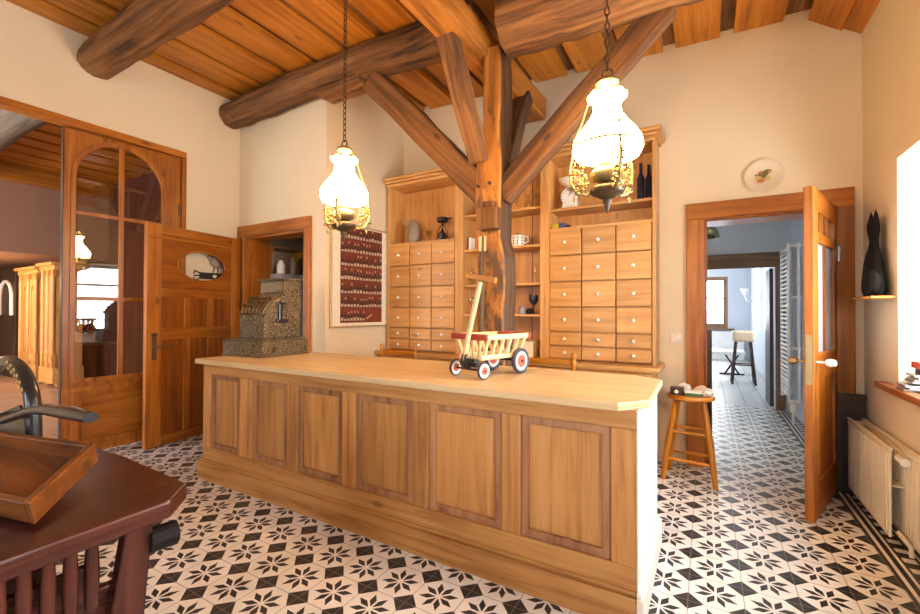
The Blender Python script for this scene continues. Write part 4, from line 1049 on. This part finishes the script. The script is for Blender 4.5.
# white patterned pot
t = thing('patterned_pot', 'white pot with a dark dotted pattern beside the post', 'pot', (-1.475,3.60,s3))
c = (-1.475,3.60,s3)
mb = MB(); mb.lathe([(.055,0),(.062,.01),(.064,.09),(.058,.10),(.052,.10),(.055,.012),(0,.01)], c, 24); mb.build('body', M_['porc'], t, smooth=50)
mb = MB()
for k in range(10):
    for j in range(3):
        a = 2*PI*k/10; mb.lathe([(0,-.003),(.008,0),(0,.003)], (0,0,0), 8, X=Matrix.Translation((c[0]+.064*math.cos(a),c[1]+.064*math.sin(a),s3+.022+.026*j)) @ Matrix.Rotation(a,4,'Z') @ Matrix.Rotation(PI/2,4,'Y'))
mb.build('dot_pattern', M_['black'], t)
mb = MB(); mb.tube([(c[0]+.058,c[1],s3+.085),(c[0]+.095,c[1],s3+.085),(c[0]+.10,c[1],s3+.04),(c[0]+.058,c[1],s3+.025)], .007, 8); mb.build('handle', M_['porc'], t, smooth=50)
mb = MB(); mb.lathe([(.055,.10),(.04,.108),(.01,.112),(.01,.122),(0,.125)], c, 20); mb.build('lid', M_['black'], t, smooth=50)
mb = MB(); mb.box((-1.97,3.57,s3),(-1.945,3.66,s3+.12)); tag(mb.build('white_box', M_['white'], bevel=.003, loc=(-1.96,3.6,s3)), 'narrow white box on the shelf left of the post', 'box')
zl = .785
t = thing('storage_tin', 'pale yellow lidded box at the foot of the open shelves', 'box', (-1.40,3.62,zl))
mb = MB(); mb.box((-1.50,3.54,zl),(-1.31,3.70,zl+.12)); mb.build('body', M_['cream'], t, bevel=.004)
mb = MB(); mb.box((-1.505,3.535,zl+.12),(-1.305,3.705,zl+.145)); mb.build('lid', M_['cream'], t, bevel=.004)
# scale
zs_ = 2.061
t = thing('kitchen_scale', 'white kitchen scale with a round dial on the right cabinet', 'scale', (-1.0,3.63,zs_))
mb = MB(); mb.prism([(-1.075,zs_),(-.925,zs_),(-.94,zs_+.05),(-.955,zs_+.12),(-.975,zs_+.19),(-1.025,zs_+.19),(-1.045,zs_+.12),(-1.06,zs_+.05)], XZ, 3.57, 3.68); mb.build('body', M_['porc'], t, bevel=.012)
mb = MB(); X = Matrix.Translation((-1.0,3.57,zs_+.105)) @ Matrix.Rotation(PI/2,4,'X'); mb.lathe([(0,0),(.068,0),(.072,.006),(.068,.012),(0,.012)], (0,0,0), 28, X=X); dl = mb.build('dial', M_['porc'], t, smooth=40)
mb = MB(); mb.bar((-1.0,3.556,zs_+.105),(-.975,3.556,zs_+.15),.004,.007,up=(0,1,0))
for k in range(12):
    a = 2*PI*k/12; mb.bar((-1.0+.048*math.cos(a),3.556,zs_+.105+.048*math.sin(a)),(-1.0+.058*math.cos(a),3.556,zs_+.105+.058*math.sin(a)),.003,.004,up=(0,1,0))
mb.build('pointer', M_['black'], dl)
mb = MB(); mb.lathe([(.02,.19),(.02,.205),(.05,.21),(.085,.235),(.095,.262),(.088,.262),(.045,.22),(0,.215)], (-1.0,3.625,zs_), 26, sx=1.15); mb.build('dish', M_['porc'], t, smooth=50)
for i, (x, h, lb) in enumerate(((-.445,.30,'dark bottle on the right cabinet, farther from the passage door'),(-.390,.29,'dark bottle on the right cabinet, nearest the passage door'))):
    c = (x,3.62+.03*i,2.061); mb = MB(); mb.lathe([(.026,0),(.028,.01),(.028,h*.6),(.012,h*.75),(.011,h*.97),(.013,h),(0,h)], c, 16); tag(mb.build('dark_bottle', M_['darkglass'], smooth=50, loc=c), lb, 'bottle', 'dark bottles on the right cabinet')
z_ = zA
for x, w, m, lb in ((-1.118,.055,'yellow','small yellow box above the right drawers'),(-1.055,.045,'blue','small blue box beside the yellow box'),(-1.01,.03,'black','tiny dark box beside the blue box')):
    mb = MB(); mb.box((x-w/2,3.56,z_),(x+w/2,3.62,z_+.05 if m != 'black' else z_+.03)); tag(mb.build('small_box', M_[m], bevel=.003, loc=(x,3.59,z_)), lb, 'box', 'small boxes above the right drawers')

# ------------------------------------------------------------------ poster, plate, switch, cat
sl = .11/(BY-NY)
def wx(y): return -3.03+sl*(y-NY)
t = thing('bottle_poster', 'framed red poster of bottle rows on the return wall', 'picture', (-3.0,3.19,1.53), rotz=-math.atan(sl), local=True)
# local : X out of the wall, Y along it
off = wx(3.19)+3.0+.004
hw_, hh_ = .385, .50
mb = MB(); mb.frame(rect(-hw_,hw_,-hh_,hh_), rect(-hw_+.018,hw_-.018,-hh_+.018,hh_-.018), YZ, off, off+.024); mb.build('picture_frame', M_['goldframe'], t, bevel=.003)
mb = MB(); mb.prism(rect(-hw_+.018,hw_-.018,-hh_+.018,hh_-.018), YZ, off, off+.008); mb.build('mount', M_['mat'], t)
mb = MB(); y0, y1, z0, z1 = -.265, .265, -.455, .475
mb.prism(rect(y0,y1,z0,z1), YZ, off+.008, off+.010)
rows = 7; rh = (z1-z0)/rows
for r in range(rows):
    zb_ = z0+rh*r+.012
    nb = 8 if r == 0 else 14
    for k in range(nb):
        yc = y0+.022+(y1-y0-.03)*k/13.2; h = rh*random.uniform(.68,.88); w = .0158*random.uniform(.88,1.08)
        mb.mi = 1
        mb.prism([(yc-w,zb_),(yc+w,zb_),(yc+w,zb_+h*.55),(yc+w*.4,zb_+h*.72),(yc+w*.4,zb_+h),(yc-w*.4,zb_+h),(yc-w*.4,zb_+h*.72),(yc-w,zb_+h*.55)], YZ, off+.010, off+.0105)
        mb.mi = 2
        mb.prism(rect(yc-w*.85,yc+w*.85,zb_+h*.08,zb_+h*random.uniform(.28,.40)), YZ, off+.0105, off+.011)
        if random.random() < .5: mb.prism(rect(yc-w*.4,yc+w*.4,zb_+h*.82,zb_+h), YZ, off+.0105, off+.011)
mb.mi = 2
mb.prism([(.06,z0+.03),(.13,z0+.075),(.125,z0+.085),(.055,z0+.04)], YZ, off+.0105, off+.011)
mb.build('bottle_print', [M_['redp'], M_['bottle'], M_['labelp']], t)

t = thing('wall_plate', 'cream decorative plate above the passage door', 'plate', (.365,BY,2.178))
X = Matrix.Translation((.365,BY-.002,2.178)) @ Matrix.Rotation(PI/2,4,'X')
mb = MB(); mb.lathe([(0,0),(.07,0),(.085,.006),(.118,.018),(.122,.022),(.115,.022),(.082,.011),(.068,.006),(0,.006)], (0,0,0), 40, X=X); mb.build('dish', plain('cream_china', (.64,.54,.38), .25, var=.02), t, smooth=50)
FM = [M_['orange'], M_['leaf'], plain('ochre_print', (.5,.36,.12), .4)]
for k, (dx, dz, r_, mi) in enumerate(((-.015,.025,.022,0),(.022,.03,.026,1),(.03,.028,.016,2),(-.005,.012,.03,1),(-.03,-.01,.024,2),(-.018,-.03,.026,0),(.02,-.018,.024,2),(0,-.005,.016,1),(-.045,.012,.01,1))):
    mb = MB(); mb.lathe([(0,.0062),(r_,.0066+k*.0002),(0,.0085+k*.0002)], (dx,dz,0), 14, X=X, sy=.65); mb.build('flower_print', FM[mi], t)
mb = MB(); mb.lathe([(.098,.0135),(.104,.0185),(.108,.0195),(.104,.0145),(.098,.0135)], (0,0,0), 40, X=X); mb.build('rim_line', plain('faded_pink_print', (.60,.44,.33), .4), t, smooth=50)
t = thing('light_switch', 'cream light switch beside the passage door', 'switch', (-.208,BY,.985))
mb = MB(); mb.box((-.252,BY-.012,.945),(-.165,BY-.001,1.02)); mb.build('plate', plain('ivory_plastic', (.74,.66,.54), .35), t, bevel=.004)
mb = MB(); mb.box((-.24,BY-.018,.957),(-.212,BY-.012,1.008)); mb.box((-.205,BY-.018,.957),(-.177,BY-.012,1.008)); mb.build('rocker', plain('ivory_rocker', (.78,.70,.58), .3), t, bevel=.002)

# cat figure on its little shelf
t = thing('wall_shelf', 'tiny wooden wall shelf under the black cat', 'shelf', (.85,3.39,1.28))
mb = MB(); mb.box((.80,3.22,1.268),(RX-.002,3.57,1.283)); mb.build('board', W('stool','Y'), t, bevel=.003)
t = thing('cat_figure', 'black carved sitting cat figure seen from behind', 'figure', (.855,3.39,1.284))
mb = MB()
sec = [(1.284,3.385,.105),(1.32,3.39,.125),(1.36,3.395,.125),(1.42,3.40,.110),(1.48,3.40,.098),(1.53,3.395,.080),(1.575,3.385,.056),(1.61,3.38,.048),(1.64,3.385,.056),(1.675,3.39,.066),(1.71,3.392,.066),(1.735,3.388,.052),(1.75,3.38,.03)]
rings = []
for z, yc, ry in sec:
    rings.append([mb.bm.verts.new((.855+ry*.34*math.cos(2*PI*k/20),yc+1.13*ry*math.sin(2*PI*k/20),z)) for k in range(20)])
for a, b in zip(rings, rings[1:]):
    for k in range(20): mb._f([a[k],a[(k+1)%20],b[(k+1)%20],b[k]])
mb._f(rings[0][::-1]); mb._f(rings[-1])
for yc in (3.345, 3.425): mb.lathe([(.024,0),(.016,.03),(0,.065)], (.855,yc,1.725), 10, sx=.6)
mb.build('body', plain('black_wood', (.008,.006,.005), .85, spec=.15), t, smooth=60)
mb = MB(); mb.tube([(.835,3.42,1.30),(.83,3.33,1.30),(.83,3.27,1.33),(.83,3.255,1.38),(.83,3.285,1.41),(.83,3.315,1.395)], [.016,.02,.024,.026,.024,.016], 10); mb.build('tail', plain('black_wood_tail', (.009,.007,.006), .85, spec=.15), t, smooth=60)

# ------------------------------------------------------------------ radiator, box, sill things
t = thing('radiator', 'cream ribbed panel radiator under the window', 'radiator', (.84,3.33,.05))
def ribbed(x, ya, yb, z0, z1):
    mb = MB(); mb.box((x,ya,z0),(x+.012,yb,z1))
    k = ya+.03
    while k < yb-.04:
        mb.bar((x-.0005,k,z0+.02),(x-.0005,k,z1-.03),.018,.012,up=(1,0,0)); k += .03
    return mb
ribbed(.800,2.97,3.69,.05,.50).build('front_panel', M_['cream'], t, bevel=.003)
ribbed(.872,2.70,3.69,.05,.50).build('rear_panel', M_['cream'], t, bevel=.003)
mb = MB(); mb.box((.812,2.99,.30),(.872,3.66,.31)); mb.box((.812,3.66,.07),(.872,3.67,.49)); mb.build('spacer', M_['cream'], t)
mb = MB(); mb.box((.795,2.96,.492),(.815,3.695,.504)); mb.box((.868,2.69,.492),(.89,3.695,.504)); mb.build('top_edge', M_['cream'], t, bevel=.004)
mb = MB(); mb.cyl((.842,2.985,.455),(.842,2.90,.452),.017,.020); mb.build('thermostat', M_['porc'], t, smooth=40)
mb = MB(); mb.tube([(.842,2.99,.075),(.842,2.93,.072),(.86,2.90,.05),(.86,2.895,0)], .010, 8); mb.build('pipe', M_['cream'], t, smooth=40)
t = thing('dark_box', 'dark wooden box in the corner behind the radiator', 'box', (.79,3.74,0))
mb = MB(); mb.box((.69,3.705,0),(.895,3.752,.62)); mb.build('body', W('dark','Z'), t, bevel=.004)
mb = MB(); mb.box((.68,3.70,.62),(.90,3.753,.65)); mb.build('lid', W('dark','X'), t, bevel=.006)
# discs and paper on the sill
zz = .791; sy = 3.06
for k in range(8):
    a = random.uniform(-.12,.12); X = Matrix.Translation((.93+random.uniform(-.012,.012)+.004*k, sy+random.uniform(-.012,.012)-.006*k, zz)) @ Matrix.Rotation(a,4,'Z')
    mb = MB(); w = .07-.003*k; mb.box((-w,-.072,0),(w,.072,.0105), X)
    tag(mb.build('disc_case', M_['frost'] if k % 3 else M_['glass'] if k % 2 else M_['steel'], bevel=.0015, loc=(.955,sy,zz)), ('lowest','second','third','fourth','fifth','sixth','seventh','topmost')[k]+' disc case of the stack on the window sill, counted from the sill', 'disc case', 'disc cases stacked on the window sill')
    zz += .0108
mb = MB(); mb.box((.925,2.99,zz),(.985,3.06,zz+.028)); tag(mb.build('dark_tin', M_['black'], bevel=.004, loc=(.95,2.9,zz)), 'small dark tin on top of the disc cases', 'tin')
mb = MB(); mb.box((.915,2.97,zz+.0282),(.99,3.075,zz+.062)); tag(mb.build('red_packet', plain('red_card', (.55,.09,.05), .45), bevel=.004, loc=(.95,2.9,zz+.028)), 'red packet on the dark tin at the window', 'packet')
mb = MB(); mb.box((.91,2.84,.791),(1.07,2.95,.80)); tag(mb.build('paper_sheet', M_['paper'], loc=(1.0,2.8,.79)), 'white papers on the sill in front of the disc cases', 'papers')

# ------------------------------------------------------------------ stool with clutter
sx0, sy0 = -.098, 3.45
t = thing('wooden_stool', 'orange brown round wooden stool beside the passage door', 'stool', (sx0,sy0,0))
ST = .605
mb = MB(); mb.lathe([(0,ST-.035),(.13,ST-.035),(.150,ST-.026),(.153,ST-.012),(.146,ST),(0,ST)], (sx0,sy0,0), 36); mb.build('seat', W('stool','X'), t, smooth=50)
FT = [(-.172,-.085),(.150,-.115),(.150,.13),(-.150,.14)]
for dx, dy in FT:
    mb = MB(); mb.tube([(sx0+dx,sy0+dy,0),(sx0+dx*.82,sy0+dy*.82,.25),(sx0+dx*.52,sy0+dy*.52,ST-.034)], [.016,.020,.016], 12); mb.build('leg', W('stool','Z'), t, smooth=50)
def at(i, z):
    dx, dy = FT[i]; k = 1-.48*z/ST; return (sx0+dx*k, sy0+dy*k, z)
for i, j, z in ((0,1,.15),(0,1,.34),(1,2,.2),(2,3,.15),(3,0,.22),(2,3,.34),(1,2,.38),(3,0,.38)):
    mb = MB(); mb.cyl(at(i,z),at(j,z),.010); mb.build('rung', W('stool','X'), t, smooth=50)
t = thing('coffee_mill_box', 'small dark box with a pale knob on the stool', 'box', (sx0-.06,sy0-.06,ST))
mb = MB(); mb.box((sx0-.125,sy0-.09,ST),(sx0-.04,sy0-.01,ST+.05)); mb.build('body', W('dark','X'), t, bevel=.003)
mb = MB(); mb.lathe([(.006,0),(.014,.008),(.012,.02),(0,.023)], (0,0,0), 14, X=Matrix.Translation((sx0-.085,sy0-.09,ST+.025)) @ Matrix.Rotation(PI/2,4,'X')); mb.build('knob', M_['porc'], t, smooth=50)
t = thing('flat_box', 'flat green and white box on the stool', 'box', (sx0+.03,sy0-.05,ST))
mb = MB(); mb.box((sx0-.03,sy0-.10,ST),(sx0+.07,sy0-.02,ST+.022)); mb.build('body', M_['green'], t, bevel=.002)
mb = MB(); mb.box((sx0-.032,sy0-.102,ST+.022),(sx0+.072,sy0-.018,ST+.034)); mb.build('lid', M_['paper'], t, bevel=.002)
def crumple(x, y, z, r, label, mat):
    mb = MB(); bmesh.ops.create_icosphere(mb.bm, subdivisions=2, radius=r, matrix=Matrix.Translation((x,y,z+r*.62)))
    for v in mb.bm.verts:
        d = v.co-V((x,y,z+r*.62)); v.co = V((x,y,z+r*.62))+V((d.x,d.y,d.z*.75))*random.uniform(.72,1.2)
        v.co.z = max(v.co.z, z+.0005)
    tag(mb.build('crumpled_paper', mat, loc=(x,y,z)), label, 'paper', 'crumpled papers on the stool')
crumple(sx0-.045,sy0+.05,ST,.05,'crumpled white paper behind the dark knobbed box', M_['paper'])
crumple(sx0+.062,sy0+.055,ST,.042,'crumpled beige paper behind the flat green box', plain('beige_paper',(.62,.50,.36),.7))
crumple(sx0+.105,sy0-.02,ST,.038,'small crumpled white paper at the stool edge', M_['paper'])

# ------------------------------------------------------------------ bench table in the foreground
TZ = .715
t = thing('bench_table', 'dark red brown table with spindles under its edge in the foreground', 'table', (-1.6,.1,0))
mb = MB()
ex = -1.135; ey = .66
poly = [(ex,-.9),(ex-.025,.565),(ex-.105,.645),(-1.65,ey),(-2.05,ey-.02),(-2.12,.57),(-2.12,-.9)]
mb.prism(poly, XY, TZ-.045, TZ); mb.build('tabletop', W('mahog','Y'), t, bevel=.007)
for sx_, x in ((1,-1.215),(-1,-2.03)):
    mb = MB(); mb.prism([(.36,0),(.52,0),(.520,.35),(.545,TZ-.0455),(.487,TZ-.0455),(.44,.35)], YZ, x-.0175, x+.0175); mb.build('leg', W('mahog','Z'), t, bevel=.005)
    mb = MB(); mb.prism([(-.60,0),(-.76,0),(-.76,.35),(-.785,TZ-.0455),(-.727,TZ-.0455),(-.68,.35)], YZ, x-.0175, x+.0175); mb.build('leg', W('mahog','Z'), t, bevel=.005)
    mb = MB(); mb.prism([(-.70,.22),(.47,.22),(.485,.536),(.432,.536),(.428,.600),(-.66,.600),(-.665,.536),(-.72,.536)], YZ, x-.030*sx_-.012, x-.030*sx_+.012); mb.build('side_board', W('mahog','Y'), t, bevel=.005)
    for k in range(26):
        yy = .414-.0365*k
        xs_ = x+sx_*.036
        mb = MB(); mb.tube([(xs_,yy,.53),(xs_,yy,.57),(xs_,yy,.62),(xs_,yy,TZ-.0455)], [.0115,.014,.014,.0115], 12); mb.build('spindle', W('mahog','Z'), t, smooth=50)
mb = MB(); mb.cyl((-1.21,.536,.612),(-1.205,.60,.610),.030,n=16); mb.build('tenon', plain('black_tenon', (.010,.007,.006), .6, spec=.2), t, bevel=.004)
mb = MB(); mb.box((-2.0,.40,.30),(-1.235,.44,.50)); mb.build('cross_board', W('mahog','X'), t, bevel=.005)
# iron slicer with a wooden chute
t = thing('hand_slicer', 'black iron slicer arch with gold ornament and a long lever', 'tool', (-1.85,.5,TZ))
mb = MB()
A = []
for k in range(21):
    a = PI*k/20*.98-.02; A.append((-2.10+.235*math.cos(a), .5, .855+.155*math.sin(a)))
pts = [(-1.862,.5,TZ+.012),(-1.86,.5,.79)]+A+[(-2.335,.5,.78),(-2.335,.5,TZ+.012)]
mb.tube(pts, [.0215]*len(pts), 12, up=(0,1,0)); ar = mb.build('arch', M_['iron'], t, smooth=60)
mb = MB()
for k in range(3, 9):
    a = PI*k/20
    for s in (-.008, .010):
        mb.lathe([(0,-.002),(.007,0),(0,.003)], (0,0,0), 6, X=Matrix.Translation((-2.10+(.235+s)*math.cos(a+s*4),.4785,.855+(.155+s)*math.sin(a+s*4))) @ Matrix.Rotation(PI/2,4,'X'))
mb.build('gold_ornament', M_['gold'], ar)
mb = MB(); mb.tube([(-2.3,.47,.80),(-2.0,.465,.828),(-1.85,.46,.862),(-1.72,.455,.893),(-1.60,.455,.912),(-1.42,.455,.922),(-1.31,.455,.925)], [.018,.018,.017,.016,.020,.022,.017], 12, flat=.75); mb.build('lever', M_['iron'], t, smooth=60)
mb = MB(); mb.box((-2.36,.42,TZ),(-1.80,.58,TZ+.014)); mb.build('foot', M_['iron'], t, bevel=.004)
mb = MB(); mb.prism([(-2.3,.73),(-1.9,.73),(-1.93,.83),(-2.0,.87),(-2.3,.79)], XZ, .50, .508); mb.build('blade', M_['iron'], t, bevel=.002)
t = thing('wooden_chute', 'brown wooden tray lying before the iron slicer', 'tray', (-1.5,.4,TZ))
# trough sloping up away from the viewer
def trp(u, v, h):   # u along the tray, v across, h up from the floor of the tray
    A0, B0, C0 = V((-1.275,.345,TZ+.010)), V((-1.80,.22,TZ+.010)), V((-1.475,.520,TZ+.050))
    ux = (B0-A0); vx = (C0-A0); nrm = vx.cross(ux).normalized()
    if nrm.z < 0: nrm = -nrm
    return A0+ux*u+vx*v+nrm*h
def trbox(mb, u0, u1, v0, v1, h0, h1):
    c_ = [trp(u,v,h) for h in (h0,h1) for u, v in ((u0,v0),(u1,v0),(u1,v1),(u0,v1))]
    vs = [mb.bm.verts.new(p) for p in c_]
    for q in ((0,3,2,1),(4,5,6,7),(0,1,5,4),(1,2,6,5),(2,3,7,6),(3,0,4,7)): mb._f([vs[i] for i in q])
mb = MB(); trbox(mb, 0,1,0,1,0,.012); mb.build('floor_board', W('tray','X'), t, bevel=.003)
mb = MB(); trbox(mb, .02,1,.96,1.04,0,.055); mb.build('side_wall', W('tray','X'), t, bevel=.004)
mb = MB(); trbox(mb, -.02,.02,-.03,1.04,0,.055); mb.build('end_wall', W('tray','Y'), t, bevel=.004)
mb = MB(); trbox(mb, .02,1,-.03,.05,-.0,.05); mb.build('side_wall', W('tray','X'), t, bevel=.004)

# ------------------------------------------------------------------ niche contents
t = thing('niche_shelf', 'small wooden shelf on carved brackets inside the niche', 'shelf', (-4.33,3.3,1.9))
mb = MB(); mb.box((-4.449,2.98,1.90),(-4.20,3.66,1.92)); mb.build('board', W('frameb','Y'), t, bevel=.003)
for y in (3.10,3.52):
    mb = MB(); mb.prism([(-4.449,1.90),(-4.23,1.90),(-4.25,1.85),(-4.32,1.81),(-4.34,1.76),(-4.40,1.73),(-4.449,1.66)], XZ, y-.015, y+.015); mb.build('bracket', W('stool','Z'), t, bevel=.003)
t = thing('niche_bracket', 'lone carved wooden bracket on the back of the niche', 'bracket', (-3.85,3.66,1.75))
mb = MB(); mb.prism([(3.669,1.94),(3.52,1.94),(3.54,1.88),(3.60,1.83),(3.62,1.76),(3.669,1.70)], YZ, -3.93, -3.88); mb.build('block', W('stool','Z'), t, bevel=.004)
t = thing('narrow_cupboard', 'pale grey narrow cupboard inside the niche with jars on top', 'cupboard', (-4.22,3.3,0))
mb = MB(); mb.box((-4.44,3.05,0),(-4.02,3.6,1.60)); mb.build('body', M_['frost'], t, bevel=.004)
for i, (y, r_, h, m, lb) in enumerate(((3.12,.045,.15,'porc','pale jar in the niche, in front of the others'),(3.28,.04,.20,'stone','tall brown jar in the middle of the niche row'),(3.45,.05,.13,'black','dark low jar at the back of the niche row'))):
    c = (-4.12,y,1.6005); mb = MB(); mb.lathe([(r_*.9,0),(r_,.01),(r_,h*.7),(r_*.6,h*.85),(r_*.65,h),(0,h)], c, 18); tag(mb.build('jar', M_[m], smooth=50, loc=c), lb, 'jar', 'jars inside the niche')

# ------------------------------------------------------------------ light
w = bpy.data.worlds.new('daylight'); SC.world = w; w.use_nodes = True
bg = w.node_tree.nodes['Background']; bg.inputs[0].default_value = (.93,.96,1,1); bg.inputs[1].default_value = 24.0
def portal(name, loc, rot, sx_, sy_):
    L = bpy.data.lights.new(name, 'AREA'); L.shape = 'RECTANGLE'; L.size = sx_; L.size_y = sy_; L.cycles.is_portal = True
    o = bpy.data.objects.new(name, L); COL.objects.link(o); o.location = loc; o.rotation_euler = rot; return o
toL_ = (0, PI/2, 0)      # pointing -X
for i, q in enumerate((W1, W2)): portal('portal_side', (RX+WT+.02,(q[0]+q[1])/2,(q[2]+q[3])/2), toL_, q[3]-q[2], q[1]-q[0])
for a, b in FW: portal('portal_front', ((a+b)/2,FY-.32,1.45), (-PI/2,0,0), b-a, 1.3) .rotation_euler = (PI/2,0,0)
for a, b in bw: portal('portal_beyond', ((a+b)/2,FY-.32,1.3), (PI/2,0,0), b-a, 1.8)
for k in (1, 3, 5): portal('portal_far', (1.27,(fy[k]+fy[k+1])/2,1.5), toL_, 1.3, fy[k+1]-fy[k])
portal('portal_passage', (1.03,4.7,1.475), toL_, 1.25, .5)
portal('portal_end', (0,12.82,1.43), (-PI/2,0,0), .97, 1.3)
def point(name, loc, e, c, r=.08):
    L = bpy.data.lights.new(name, 'POINT'); L.energy = e; L.color = c; L.shadow_soft_size = r
    o = bpy.data.objects.new(name, L); COL.objects.link(o); o.location = loc; return o
point('wardrobe_light', (-9.5,1.3,1.6), 130, (1,.66,.32))
point('beyond_light', (-6.6,.2,2.6), 22, (1,.66,.34))

SC.view_settings.view_transform = 'Standard'; SC.view_settings.look = 'None'
SC.view_settings.gamma = 1; SC.view_settings.use_curve_mapping = False
SC.view_settings.exposure = -0.2
SC.cycles.use_denoising = True
SC.cycles.max_bounces = 10; SC.cycles.diffuse_bounces = 6; SC.cycles.transparent_max_bounces = 16
SC.cycles.sample_clamp_indirect = 8
